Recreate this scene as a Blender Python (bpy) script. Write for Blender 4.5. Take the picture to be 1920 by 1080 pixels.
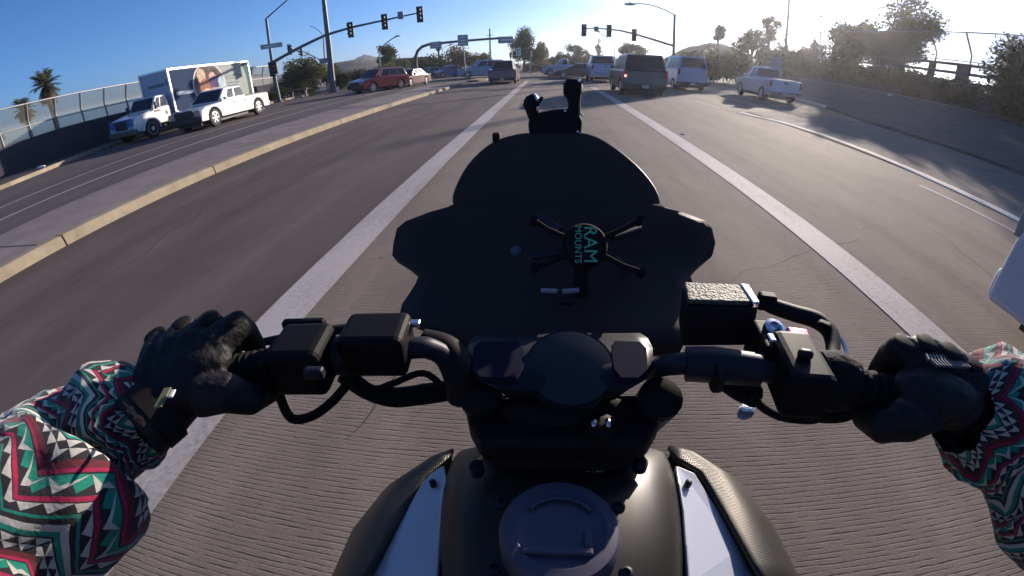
import bpy, bmesh, math, random
from mathutils import Vector, Matrix, noise
for o in list(bpy.data.objects): bpy.data.objects.remove(o)
S = bpy.context.scene
COL = S.collection
PI = math.pi
R = math.radians

# ---------------------------------------------------------------- camera (wide action camera lens)
cd = bpy.data.cameras.new('camera'); cam = bpy.data.objects.new('camera', cd); COL.objects.link(cam); S.camera = cam
cd.type = 'PANO'
S.render.engine = 'CYCLES'
cd.sensor_width = 36.0; cd.sensor_fit = 'HORIZONTAL'
cd.clip_start = 0.01; cd.clip_end = 5000
K = [0.0, -0.06751381718665699, 0.00011569609646953852, 3.084858070484777e-05, -5.868169740052762e-07]
pc = cd if hasattr(cd, 'panorama_type') else cd.cycles
pc.panorama_type = 'FISHEYE_LENS_POLYNOMIAL'
pc.fisheye_fov = R(175)
for i, k in enumerate(K): setattr(pc, 'fisheye_polynomial_k%d' % i, k)
c_right = Vector((0.99647, 0.08057, -0.02363)); c_up = Vector((-0.01917, 0.49226, 0.87024)); c_fwd = Vector((-0.08174, 0.86671, -0.49207))
cam.matrix_world = Matrix(((c_right.x, c_up.x, -c_fwd.x, 0), (c_right.y, c_up.y, -c_fwd.y, 0), (c_right.z, c_up.z, -c_fwd.z, 1.5), (0, 0, 0, 1)))

# ---------------------------------------------------------------- light
SUN_AZ, SUN_EL = R(33.0), R(12.5)
W = bpy.data.worlds.new('World'); S.world = W; W.use_nodes = True
nt = W.node_tree; nt.nodes.clear()
sky = nt.nodes.new('ShaderNodeTexSky'); sky.sky_type = 'NISHITA'; sky.sun_disc = False
sky.sun_elevation = SUN_EL; sky.sun_rotation = SUN_AZ; sky.altitude = 300; sky.air_density = 0.7; sky.dust_density = 0.6; sky.ozone_density = 6.5
bg = nt.nodes.new('ShaderNodeBackground'); bg.inputs[1].default_value = 0.1
wo = nt.nodes.new('ShaderNodeOutputWorld')
nt.links.new(sky.outputs[0], bg.inputs[0]); nt.links.new(bg.outputs[0], wo.inputs[0])
sl = bpy.data.lights.new('sun', 'SUN'); sl.energy = 5.0; sl.angle = R(0.6); sl.color = (1.0, 0.87, 0.75)
so = bpy.data.objects.new('sun', sl); COL.objects.link(so)
sd = Vector((math.sin(SUN_AZ)*math.cos(SUN_EL), math.cos(SUN_AZ)*math.cos(SUN_EL), math.sin(SUN_EL)))
so.rotation_euler = sd.to_track_quat('Z', 'Y').to_euler(); so.location = (0, 0, 50)
S.view_settings.view_transform = 'Standard'; S.view_settings.look = 'None'; S.view_settings.gamma = 1; S.view_settings.exposure = 0.85
S.view_settings.use_curve_mapping = False
S.cycles.max_bounces = 6; S.cycles.volume_bounces = 0; S.cycles.use_denoising = True
S.cycles.transparent_max_bounces = 12; S.cycles.caustics_reflective = False; S.cycles.caustics_refractive = False

# ---------------------------------------------------------------- materials
MATS = {}
def mat(name, col, rough=0.6, metal=0.0, nscale=0, namt=0.0, bump=0.0, bscale=40, spec=0.5, alpha=1.0, emit=None, coat=0.0, trans=0.0):
    if name in MATS: return MATS[name]
    m = bpy.data.materials.new(name); m.use_nodes = True; t = m.node_tree; b = t.nodes['Principled BSDF']
    b.inputs['Base Color'].default_value = (*col, 1); b.inputs['Roughness'].default_value = rough; b.inputs['Metallic'].default_value = metal
    b.inputs['Specular IOR Level'].default_value = spec; b.inputs['Alpha'].default_value = alpha; b.inputs['Coat Weight'].default_value = coat
    b.inputs['Transmission Weight'].default_value = trans
    if emit: b.inputs['Emission Color'].default_value = (*emit[0], 1); b.inputs['Emission Strength'].default_value = emit[1]
    tc = t.nodes.new('ShaderNodeTexCoord')
    if namt:
        n = t.nodes.new('ShaderNodeTexNoise'); n.inputs['Scale'].default_value = nscale; n.inputs['Detail'].default_value = 6; n.inputs['Roughness'].default_value = 0.65
        t.links.new(tc.outputs['Object'], n.inputs['Vector'])
        r = t.nodes.new('ShaderNodeMapRange'); r.inputs[1].default_value = 0.3; r.inputs[2].default_value = 0.7; r.inputs[3].default_value = 1-namt; r.inputs[4].default_value = 1+namt
        t.links.new(n.outputs[0], r.inputs[0])
        v = t.nodes.new('ShaderNodeVectorMath'); v.operation = 'SCALE'; v.inputs[0].default_value = col; t.links.new(r.outputs[0], v.inputs['Scale']); t.links.new(v.outputs[0], b.inputs['Base Color'])
    if bump:
        n = t.nodes.new('ShaderNodeTexNoise'); n.inputs['Scale'].default_value = bscale; n.inputs['Detail'].default_value = 4
        t.links.new(tc.outputs['Object'], n.inputs['Vector'])
        bp = t.nodes.new('ShaderNodeBump'); bp.inputs['Strength'].default_value = bump; bp.inputs['Distance'].default_value = 0.01
        t.links.new(n.outputs[0], bp.inputs['Height']); t.links.new(bp.outputs[0], b.inputs['Normal'])
    MATS[name] = m; return m

class NX:
    """tiny expression builder for math nodes"""
    def __init__(s, t): s.t = t
    def m(s, op, a, b=0.0, c=0.0):
        n = s.t.nodes.new('ShaderNodeMath'); n.operation = op
        for i, v in enumerate((a, b, c)):
            if isinstance(v, (int, float)): n.inputs[i].default_value = v
            else: s.t.links.new(v, n.inputs[i])
        return n.outputs[0]
    def mix(s, f, a, b):
        n = s.t.nodes.new('ShaderNodeMix'); n.data_type = 'RGBA'
        for i, v in ((0, f), (6, a), (7, b)):
            if isinstance(v, tuple): n.inputs[i].default_value = (*v, 1)
            elif isinstance(v, (int, float)): n.inputs[i].default_value = v
            else: s.t.links.new(v, n.inputs[i])
        return n.outputs[2]
    def noise(s, vec, scale, detail=4, rough=0.6):
        n = s.t.nodes.new('ShaderNodeTexNoise'); n.inputs['Scale'].default_value = scale; n.inputs['Detail'].default_value = detail; n.inputs['Roughness'].default_value = rough
        s.t.links.new(vec, n.inputs['Vector']); return n.outputs[0]
    def scale(s, vec, v3):
        n = s.t.nodes.new('ShaderNodeMapping'); n.inputs['Scale'].default_value = v3; s.t.links.new(vec, n.inputs['Vector']); return n.outputs[0]
    def rng(s, x, a, b, c=0.0, d=1.0):
        n = s.t.nodes.new('ShaderNodeMapRange'); n.inputs[1].default_value = a; n.inputs[2].default_value = b; n.inputs[3].default_value = c; n.inputs[4].default_value = d
        s.t.links.new(x, n.inputs[0]); return n.outputs[0]

def road_material(name, base, groove=0.0, streak=0.25):
    m = bpy.data.materials.new(name); m.use_nodes = True; t = m.node_tree; b = t.nodes['Principled BSDF']; X = NX(t)
    tc = t.nodes.new('ShaderNodeTexCoord').outputs['Object']
    sp = t.nodes.new('ShaderNodeSeparateXYZ'); t.links.new(tc, sp.inputs[0])
    big = X.noise(X.scale(tc, (0.85, 0.035, 1)), 1.0, 4, 0.55)       # long wear streaks along travel
    mid = X.noise(X.scale(tc, (1.2, 0.5, 1)), 1.0, 6, 0.7)
    fine = X.noise(tc, 90, 4, 0.8)
    oil = X.noise(X.scale(tc, (1.3, 0.25, 1)), 1.0, 4, 0.75)
    f = X.rng(big, 0.3, 0.7, 1-streak, 1+streak)
    f = X.m('MULTIPLY', f, X.rng(mid, 0.3, 0.7, 0.82, 1.18))
    f = X.m('MULTIPLY', f, X.rng(fine, 0.25, 0.75, 0.7, 1.3))
    f = X.m('MULTIPLY', f, X.rng(oil, 0.62, 0.74, 1.0, 0.62))
    spot = t.nodes.new('ShaderNodeTexVoronoi'); spot.inputs['Scale'].default_value = 2.4; t.links.new(tc, spot.inputs['Vector'])
    f = X.m('MULTIPLY', f, X.rng(spot.outputs['Distance'], 0.02, 0.06, 0.5, 1.0))
    h = fine
    if groove:
        # transverse tining: wavy grooves across the lane, uneven spacing
        wob = X.noise(X.scale(tc, (3.0, 20.0, 1)), 1.0, 3, 0.6)
        wob2 = X.noise(X.scale(tc, (0.7, 6.0, 1)), 1.0, 2, 0.5)
        yy = X.m('ADD', sp.outputs[1], X.m('MULTIPLY', wob, 0.02)); yy = X.m('ADD', yy, X.m('MULTIPLY', wob2, 0.05))
        s = X.m('SINE', X.m('MULTIPLY', yy, 2*PI/0.024))
        g = X.rng(s, 0.45, 1.0, 0.0, 1.0)
        brk = X.rng(X.noise(X.scale(tc, (9.0, 40.0, 1)), 1.0, 3, 0.7), 0.40, 0.62, 0.0, 1.0)
        g = X.m('MULTIPLY', g, brk)
        f = X.m('MULTIPLY', f, X.m('SUBTRACT', 1.0, X.m('MULTIPLY', g, groove)))
        h = X.m('SUBTRACT', X.m('MULTIPLY', fine, 0.5), g)
    v = t.nodes.new('ShaderNodeVectorMath'); v.operation = 'SCALE'; v.inputs[0].default_value = base; t.links.new(f, v.inputs['Scale']); t.links.new(v.outputs[0], b.inputs['Base Color'])
    bp = t.nodes.new('ShaderNodeBump'); bp.inputs['Strength'].default_value = 0.35; bp.inputs['Distance'].default_value = 0.006
    t.links.new(h, bp.inputs['Height']); t.links.new(bp.outputs[0], b.inputs['Normal'])
    b.inputs['Roughness'].default_value = 0.9; b.inputs['Specular IOR Level'].default_value = 0.15
    MATS[name] = m; return m

def paint_material(name, col):
    m = bpy.data.materials.new(name); m.use_nodes = True; t = m.node_tree; b = t.nodes['Principled BSDF']; X = NX(t)
    tc = t.nodes.new('ShaderNodeTexCoord').outputs['Object']
    w = X.noise(tc, 26, 6, 0.8); w2 = X.noise(X.scale(tc, (1.5, 0.35, 1)), 1.0, 5, 0.7)
    wear = X.m('ADD', X.m('MULTIPLY', w, 0.5), X.m('MULTIPLY', w2, 0.5))
    c = X.mix(X.rng(wear, 0.46, 0.64, 0.0, 0.75), col, (0.19, 0.17, 0.155))
    t.links.new(c, b.inputs['Base Color']); b.inputs['Roughness'].default_value = 0.8; b.inputs['Specular IOR Level'].default_value = 0.25
    MATS[name] = m; return m

# ---------------------------------------------------------------- mesh helpers
def smoothpath(P, n):
    P = [Vector(p) for p in P]; P = [P[0]*2-P[1]]+P+[P[-1]*2-P[-2]]; out = []
    for i in range(1, len(P)-2):
        for k in range(n):
            t_ = k/n; a, b, c_, d = P[i-1:i+3]; out.append(0.5*((2*b)+(c_-a)*t_+(2*a-5*b+4*c_-d)*t_*t_+(3*b-a-3*c_+d)*t_**3))
    out.append(P[-2]); return out
def lerp_list(L_, n):
    out = []
    for i in range(len(L_)-1):
        for k in range(n): out.append(L_[i]+(L_[i+1]-L_[i])*k/n)
    return out+[L_[-1]]
class MB:
    def __init__(s): s.v = []; s.f = []; s.uv = {}
    def add(s, vs, fs):
        n = len(s.v); s.v += [tuple(v) for v in vs]; s.f += [tuple(i+n for i in f) for f in fs]; return s
    def box(s, c, d, rot=None):
        c = Vector(c); h = [x/2 for x in d]; M = rot if rot is not None else Matrix.Identity(3)
        vs = [c + M @ Vector((a*h[0], b*h[1], e*h[2])) for a in (-1, 1) for b in (-1, 1) for e in (-1, 1)]
        return s.add(vs, [(0,1,3,2), (4,6,7,5), (0,4,5,1), (2,3,7,6), (0,2,6,4), (1,5,7,3)])
    def b2(s, lo, hi): return s.box([(a+b)/2 for a, b in zip(lo, hi)], [abs(b-a) for a, b in zip(lo, hi)])
    def tube(s, pts, r, n=8, cap=True, flat=1.0, sm=0):
        P = [Vector(p) for p in pts]; rr = r if isinstance(r, (list, tuple)) else [r]*len(P)
        if sm: P = smoothpath(P, sm); rr = lerp_list(rr, sm)
        T = [(P[min(i+1, len(P)-1)] - P[max(i-1, 0)]).normalized() for i in range(len(P))]
        ref = Vector((0, 0, 1)) if abs(T[0].z) < 0.9 else Vector((0, 1, 0))
        N = (ref - T[0]*ref.dot(T[0])).normalized(); vs = []
        for i, p in enumerate(P):
            N = (N - T[i]*N.dot(T[i])).normalized(); B = T[i].cross(N)
            for k in range(n):
                a = 2*PI*k/n; vs.append(p + (N*math.cos(a)*flat + B*math.sin(a))*rr[i])
        fs = [(i*n+k, i*n+(k+1) % n, (i+1)*n+(k+1) % n, (i+1)*n+k) for i in range(len(P)-1) for k in range(n)]
        if cap: fs += [tuple(range(n-1, -1, -1)), tuple((len(P)-1)*n+k for k in range(n))]
        return s.add(vs, fs)
    def lathe(s, c, ax, prof, n=20):
        """prof: (radius, distance along the axis)"""
        ax = Vector(ax).normalized(); c = Vector(c)
        N = ax.orthogonal().normalized(); B = ax.cross(N); vs = []
        for r, d in prof:
            for k in range(n):
                a = 2*PI*k/n; vs.append(c + ax*d + (N*math.cos(a)+B*math.sin(a))*r)
        fs = [(i*n+k, i*n+(k+1) % n, (i+1)*n+(k+1) % n, (i+1)*n+k) for i in range(len(prof)-1) for k in range(n)]
        fs += [tuple(range(n-1, -1, -1)), tuple((len(prof)-1)*n+k for k in range(n))]
        return s.add(vs, fs)
    def prism(s, poly, d):
        """poly: list of 3-D points, d: offset vector"""
        n = len(poly); d = Vector(d); vs = [Vector(p) for p in poly] + [Vector(p)+d for p in poly]
        return s.add(vs, [tuple(range(n-1, -1, -1)), tuple(range(n, 2*n))] + [(i, (i+1) % n, n+(i+1) % n, n+i) for i in range(n)])
    def grid(s, rows, closed=False):
        n = len(rows[0]); vs = [p for r in rows for p in r]
        fs = [(i*n+k, i*n+(k+1) % n, (i+1)*n+(k+1) % n, (i+1)*n+k) for i in range(len(rows)-1) for k in range(n if closed else n-1)]
        return s.add(vs, fs)
    def ell(s, c, r, rot=None, nu=12, nv=8):
        M = rot if rot is not None else Matrix.Identity(3); c = Vector(c); rows = []
        for i in range(nv+1):
            a = -PI/2 + PI*i/nv; q = max(math.cos(a), 0.02)
            rows.append([c + M @ Vector((r[0]*q*math.cos(2*PI*k/nu), r[1]*q*math.sin(2*PI*k/nu), r[2]*math.sin(a))) for k in range(nu)])
        return s.grid(rows, True)

def mk(name, mb, m, parent=None, smooth=False, bevel=0, solid=0, sub=0, remesh=0, label=None, fix=True):
    me = bpy.data.meshes.new(name); me.from_pydata([tuple(v) for v in mb.v], [], mb.f); me.validate()
    if fix:
        b = bmesh.new(); b.from_mesh(me); bmesh.ops.recalc_face_normals(b, faces=b.faces); b.to_mesh(me); b.free()
    o = bpy.data.objects.new(name, me); COL.objects.link(o)
    if isinstance(m, (list, tuple)):
        for q in m: me.materials.append(q)
    else: me.materials.append(m)
    if parent: o.parent = parent
    if solid: q = o.modifiers.new('solid', 'SOLIDIFY'); q.thickness = solid; q.offset = -1
    if remesh: q = o.modifiers.new('remesh', 'REMESH'); q.mode = 'VOXEL'; q.voxel_size = remesh; q.use_smooth_shade = True; q = o.modifiers.new('smooth', 'SMOOTH'); q.factor = 0.5; q.iterations = 3
    if bevel: q = o.modifiers.new('bevel', 'BEVEL'); q.width = bevel; q.segments = 3; q.limit_method = 'ANGLE'; q.angle_limit = R(28); q.harden_normals = False
    if sub: q = o.modifiers.new('sub', 'SUBSURF'); q.levels = sub; q.render_levels = sub
    if smooth:
        for p in me.polygons: p.use_smooth = True
        if not remesh and not sub:
            try: me.set_sharp_from_angle(angle=R(40))
            except Exception: pass
    if label: o['label'] = label
    return o

def thing(name, label, cat, loc=(0, 0, 0), rz=0, group=None):
    o = bpy.data.objects.new(name, None); COL.objects.link(o); o.location = loc; o.rotation_euler = (0, 0, rz); o['label'] = label; o['category'] = cat
    if group: o['group'] = group
    return o
def tag(o, label, cat, group=None):
    o['label'] = label; o['category'] = cat
    if group: o['group'] = group
    return o
def struct(name, mb, m, **k):
    o = mk(name, mb, m, **k)
    if not k.get('parent'): o['kind'] = 'structure'
    return o
def copy_tree(o, parent=None):
    kids = [c for c in o.children]; c = o.copy(); COL.objects.link(c)
    if parent: c.parent = parent
    for k in kids: copy_tree(k, c)
    return c
def flat(name, poly, z, m, **k): return struct(name, MB().add([(a, b, z) for a, b in poly], [tuple(range(len(poly)))]), m, **k)

# ================================================================ SETTING
rnd = random.Random(7)
M_conc = mat('concrete', (0.34, 0.29, 0.24), 0.95, spec=.12, nscale=3, namt=0.18, bump=0.3, bscale=30)
M_kerb = mat('kerb_concrete', (0.30, 0.25, 0.175), 0.9, spec=.15, nscale=2.5, namt=0.22, bump=0.3, bscale=25)
M_med = mat('median_concrete', (0.24, 0.20, 0.185), 0.95, spec=.1, nscale=1.2, namt=0.2, bump=0.3, bscale=30)
M_walk = mat('sidewalk_concrete', (0.20, 0.168, 0.150), 0.95, spec=.1, nscale=1.2, namt=0.15, bump=0.3, bscale=30)
M_wall = mat('barrier_concrete', (0.20, 0.17, 0.15), 0.95, spec=.1, nscale=1.5, namt=0.2, bump=0.2)
M_dirt = mat('desert_dirt', (0.24, 0.17, 0.12), 0.95, nscale=0.3, namt=0.25, bump=0.4, bscale=5)
M_joint = mat('joint_sealant', (0.035, 0.03, 0.03), 0.8)
M_galv = mat('galvanised_steel', (0.30, 0.31, 0.31), 0.55, metal=0.5, nscale=5, namt=0.15)
M_pole = mat('painted_pole', (0.10, 0.115, 0.12), 0.5, metal=0.3, nscale=4, namt=0.15)
road_material('road_concrete', (0.215, 0.172, 0.138), groove=0.40, streak=0.30)
road_material('road_asphalt', (0.118, 0.092, 0.082), streak=0.28)
road_material('road_opposite', (0.104, 0.084, 0.082), streak=0.2)
M_paint = paint_material('lane_paint', (0.50, 0.44, 0.41))

def slab(name, x0, x1, y0, y1, m, z=0.0, **k): return flat(name, [(x0, y0), (x1, y0), (x1, y1), (x0, y1)], z, m, **k)
flat('ground', [(900*math.cos(i*PI/16), 900*math.sin(i*PI/16)+100) for i in range(32)], -0.03, M_dirt)
slab('road', -1.8, 7.55, -40, 37.5, MATS['road_concrete'])
slab('road', -6.40, -1.8, -40, 37.5, MATS['road_asphalt'])
flat('road', [(-19.25, -40), (-8.8, -40), (-8.8, 37.5), (-21.0, 37.5), (-21.0, 14.6), (-19.25, 9.5)], 0.0, MATS['road_opposite'])
slab('road', -8.8, -6.40, 33.2, 37.5, MATS['road_asphalt'])
flat('road', [(7.55, 16.5), (9.0, 17.0), (13.0, 19.5), (15.2, 24), (16.2, 30), (18.5, 37.5), (7.55, 37.5)], 0.0, MATS['road_concrete'])
slab('cross_street', -220, 220, 37.5, 63, MATS['road_asphalt'])
slab('far_road', -20, 9, 63, 420, MATS['road_opposite'])

# transverse saw joints in the slabs, sunk dark sealant
for yj in (11.9, 21.1):
    mb = MB(); n = 14; rj = random.Random(int(yj*10)); pts = [(-1.8+9.35*i/n, yj+0.10*i/n*4+rj.uniform(-.015, .015)) for i in range(n+1)]
    mb.grid([[(a, b-0.006, 0.004), (a, b+0.006, 0.004)] for a, b in pts]); struct('road_joint', mb, M_joint)

for (x0, y0, ln, sd, hd) in ((-0.9, 1.2, 2.6, 1, 1.35), (1.4, 2.8, 3.5, 2, .4), (3.6, 1.6, 4.0, 3, 1.2), (-4.4, 2.4, 3.2, 4, 1.9), (4.8, 6.0, 3.0, 5, .2), (-3.2, 6.5, 5.0, 6, 1.4)):
    q = random.Random(sd); px_, py_, a_ = x0, y0, hd; rows = []
    for i in range(26):
        w_ = .0035*(1-abs(i-13)/14)+.001; rows.append([(px_-math.sin(a_)*w_, py_+math.cos(a_)*w_, .0035), (px_+math.sin(a_)*w_, py_-math.cos(a_)*w_, .0035)])
        a_ += q.uniform(-.42, .42); a_ += (hd-a_)*.25; px_ += math.cos(a_)*ln/25; py_ += math.sin(a_)*ln/25
    struct('road_crack', MB().grid(rows), M_joint)
# lane markings
def strip(name, pts, w, z=0.005, m=None, **k):
    mb = MB(); rows = []
    for i, (a, b) in enumerate(pts):
        rows.append([(a-w/2, b, z), (a+w/2, b, z)])
    mb.grid(rows); return struct(name, mb, m or M_paint, **k)
def line_pts(x, y0, y1, n=24, j=0.006, seed=1):
    q = random.Random(seed); return [(x+q.uniform(-j, j), y0+(y1-y0)*i/n) for i in range(n+1)]
strip('wide_lane_line', line_pts(-1.805, -8, 37.2, 40, seed=1), 0.35)
strip('wide_lane_line', line_pts(2.71, -8, 17.4, 30, seed=2), 0.36)
for y0, y1 in ((17.4, 24.4), (25.0, 28.0)): strip('wide_lane_line', line_pts(2.71, y0, y1, 6, seed=3), 0.36)
for y0, y1 in ((-6.3, -2.9), (3.9, 6.65), (17.2, 20.5), (29.5, 32.6)): strip('lane_dash', line_pts(6.72, y0, y1, 6, 0.004, seed=4), 0.11)
strip('lane_line', line_pts(-11.59, -20, 37, 40, seed=5), 0.13)
strip('lane_line', line_pts(-13.8, -20, 37, 40, seed=6), 0.11)
mb = MB(); mb.b2((-6.2, 35.6, 0.005), (-2.2, 36.1, 0.0051)); struct('stop_line', mb, M_paint)
mb = MB(); mb.b2((-1.6, 37.0, 0.005), (7.0, 37.5, 0.0051)); struct('stop_line', mb, M_paint)

# median: kerb stones with open joints, and the flat concrete strip behind them
kerb_root = struct('median', MB().b2((-8.8, -30, -0.02), (-6.63, 33.0, 0.140)), M_med, bevel=0.02)
ky = [-30, -24, -18, -12.3, -6.1, -0.2, 3.58, 6.95, 12.8, 18.9, 25.2, 31.4]
for a, b in zip(ky[:-1], ky[1:]):
    q = MB(); q.prism([(-6.40, a+.012, -0.02), (-6.425, a+.012, 0.125), (-6.45, a+.012, 0.15), (-6.622, a+.012, 0.152), (-6.622, a+.012, -0.02)], (0, b-a-.024, 0))
    mk('kerb_stone', q, M_kerb, kerb_root, bevel=0.008)
q = MB(); q.prism([(-6.40+0.0, 31.412, -0.02), (-6.425, 31.412, 0.125), (-6.45, 31.412, 0.15), (-6.622, 31.412, 0.152), (-6.622, 31.412, -0.02)], (0, 1.7, 0)); mk('kerb_stone', q, M_kerb, kerb_root, bevel=0.008)
struct('median_nose', MB().prism([(-6.9, 38.0, 0), (-6.0, 38.0, 0), (-5.5, 39.5, 0), (-5.6, 42, 0), (-6.9, 42, 0)], (0, 0, 0.16)), M_kerb, bevel=0.03)
# cross joints in the median strip
for yj in (3.3, 9.6, 15.7): struct('median_joint', MB().b2((-8.79, yj, 0.1402), (-6.64, yj+0.03, 0.1425)), M_joint)

# left kerb, sidewalk
LK = [(-19.25, -40), (-19.25, 9.5), (-19.6, 11.0), (-20.4, 13.2), (-21.0, 14.6), (-21.0, 37)]
mb = MB(); mb.grid([[(a, b, -0.02), (a, b, 0.13), (a-.03, b, 0.15), (a-.2, b, 0.152)] for a, b in LK]); struct('left_kerb', mb, M_kerb)
mb = MB(); mb.grid([[(a-.2, b, 0.146), (-23.0, b, 0.146)] for a, b in LK]); struct('left_sidewalk', mb, mat('sidewalk_shaded', (0.085, 0.075, 0.078), .95, spec=.1, nscale=2, namt=.2))  # cast shade of the oncoming trucks put into the dark sidewalk colour

# right kerb (low, rounded) with its concrete apron and seams
RK = [(7.55, -40), (7.55, 5.0), (7.62, 7.2), (7.75, 9.5), (7.8, 11.8), (7.6, 13.8), (7.1, 15.2), (6.95, 15.8)]
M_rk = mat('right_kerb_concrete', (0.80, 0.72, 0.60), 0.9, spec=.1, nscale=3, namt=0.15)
mb = MB(); mb.grid([[(a-.12, b, 0.006), (a-.11, b, 0.018), (a, b, 0.030), (a+.11, b, 0.030), (a+.14, b, 0.021)] for a, b in RK]); struct('right_kerb', mb, M_rk, smooth=True)
flat('right_apron', [(7.55, -40), (13.6, -40), (13.6, 17.2), (12.0, 18.5), (9.0, 17.0), (7.55, 16.5)], 0.02, MATS['sidewalk_concrete'])
def seam(pts, w=0.03): mb = MB(); mb.grid([[(a-w/2, b, 0.0245), (a+w/2, b, 0.0245)] for a, b in pts]); struct('apron_joint', mb, M_joint)
seam([(9.25, -20), (9.3, 8), (9.35, 12), (9.5, 16.8)]); seam([(10.9, -20), (10.9, 17)])
for yj in (-4.0, 0.5, 5.0, 9.4, 13.9): struct('apron_joint', MB().b2((7.75, yj, 0.024), (13.5, yj+0.025, 0.0245)), M_joint)
mb = MB(); mb.grid([[(a, b, -0.01), (a, b, 0.13), (a+.03, b, 0.15), (a+.25, b, 0.152)] for a, b in [(15.6, 23.6), (16.2, 30), (17.2, 36), (19.0, 42), (23, 50), (30, 56), (60, 60)]]); struct('far_right_kerb', mb, M_rk)

# right paved slope up to the bridge barrier
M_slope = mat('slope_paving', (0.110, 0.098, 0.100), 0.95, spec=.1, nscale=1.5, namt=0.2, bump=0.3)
SL = [(13.6, -30), (13.6, 17), (14.6, 20), (15.85, 24), (16.4, 30), (17.4, 36), (19.3, 43)]
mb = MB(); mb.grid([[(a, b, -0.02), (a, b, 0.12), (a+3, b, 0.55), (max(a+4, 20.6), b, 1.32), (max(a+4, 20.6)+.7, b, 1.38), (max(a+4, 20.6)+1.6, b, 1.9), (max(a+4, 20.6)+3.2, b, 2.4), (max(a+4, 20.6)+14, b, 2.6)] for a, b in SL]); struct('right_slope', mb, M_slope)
q = MB(); q.grid([[(max(a+4, 20.6)+.05, b, 1.34), (max(a+4, 20.6)+.3, b, 1.37)] for a, b in SL]); struct('slope_gutter', q, M_kerb)

# hills
def hill(name, label_m, cx, cy, rx, ry, h, seed, nx=40, ny=26, rough=0.25):
    q = random.Random(seed); rows = []
    for j in range(ny+1):
        row = []
        for i in range(nx+1):
            u, v = i/nx*2-1, j/ny*2-1
            d = max(0, 1-math.sqrt(u*u+v*v)); hh = h*(3*d*d-2*d*d*d if d < 1 else 1)
            hh *= 1+rough*(noise.noise(Vector((u*3+seed, v*3, seed)))+0.5*noise.noise(Vector((u*9, v*9+seed, 2))))
            row.append((cx+u*rx, cy+v*ry, hh-0.05))
        rows.append(row)
    return struct(name, MB().grid(rows), label_m, smooth=True)
M_hill = mat('hill_scrub', (0.13, 0.115, 0.085), 0.95, nscale=0.12, namt=0.45)
M_hill2 = mat('brown_mound', (0.085, 0.075, 0.042), 0.95, nscale=0.25, namt=0.35, bump=0.5, bscale=1.5)
M_far = mat('far_mountain', (0.16, 0.14, 0.15), 0.95, nscale=0.02, namt=0.3)
hill('hill', M_hill, -82, 175, 50, 40, 6.5, 3)
hill('mountain', M_far, -255, 620, 60, 60, 24, 5)
hill('mountain', M_far, -420, 560, 130, 60, 18, 8)
hill('hill', M_hill2, 36, 100, 19, 22, 7.0, 4, rough=0.10)
hill('hill', M_hill2, 66, 88, 24, 26, 4.6, 9, rough=0.12)

# ---------------------------------------------------------------- left barrier and chain link fence
M_dwall = mat('shadow_dark_wall', (0.060, 0.056, 0.066), 0.95, spec=.1, nscale=1.5, namt=0.2, bump=0.2)  # truck shadow on the wall put into this dark colour
tag(mk('shadowed_wall', MB().prism([(-23.3, 9.75, -.05), (-23.3, 9.75, .95), (-23.3, 11.2, 1.22), (-23.3, 12.6, 1.42), (-23.3, 15, 1.5), (-23.3, 37.5, 1.45), (-23.3, 37.5, -.05)], (.3, 0, 0)), M_dwall, bevel=0.03), 'wall under the fence with the box truck shadow put into its colour and outline', 'wall')  # rising top follows the outline of the truck shadow
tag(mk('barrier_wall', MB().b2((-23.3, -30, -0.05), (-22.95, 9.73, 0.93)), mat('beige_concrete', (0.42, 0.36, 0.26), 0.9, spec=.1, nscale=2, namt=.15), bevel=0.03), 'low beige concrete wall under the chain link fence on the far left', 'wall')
M_mesh = bpy.data.materials.new('chain_link'); M_mesh.use_nodes = True
def chain_link(m, col, cell=0.055, thick=0.20):
    t = m.node_tree; b = t.nodes['Principled BSDF']; X = NX(t)
    uv = t.nodes.new('ShaderNodeTexCoord').outputs['UV']; sp = t.nodes.new('ShaderNodeSeparateXYZ'); t.links.new(uv, sp.inputs[0])
    a = X.m('FRACT', X.m('MULTIPLY', X.m('ADD', sp.outputs[0], sp.outputs[1]), 1/cell)); c = X.m('FRACT', X.m('MULTIPLY', X.m('SUBTRACT', sp.outputs[0], sp.outputs[1]), 1/cell))
    al = X.m('MAXIMUM', X.m('LESS_THAN', a, thick), X.m('LESS_THAN', c, thick))
    t.links.new(al, b.inputs['Alpha']); b.inputs['Base Color'].default_value = (*col, 1); b.inputs['Metallic'].default_value = 0.2; b.inputs['Roughness'].default_value = 0.6
chain_link(M_mesh, (0.16, 0.155, 0.115), 0.05, 0.28)
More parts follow.
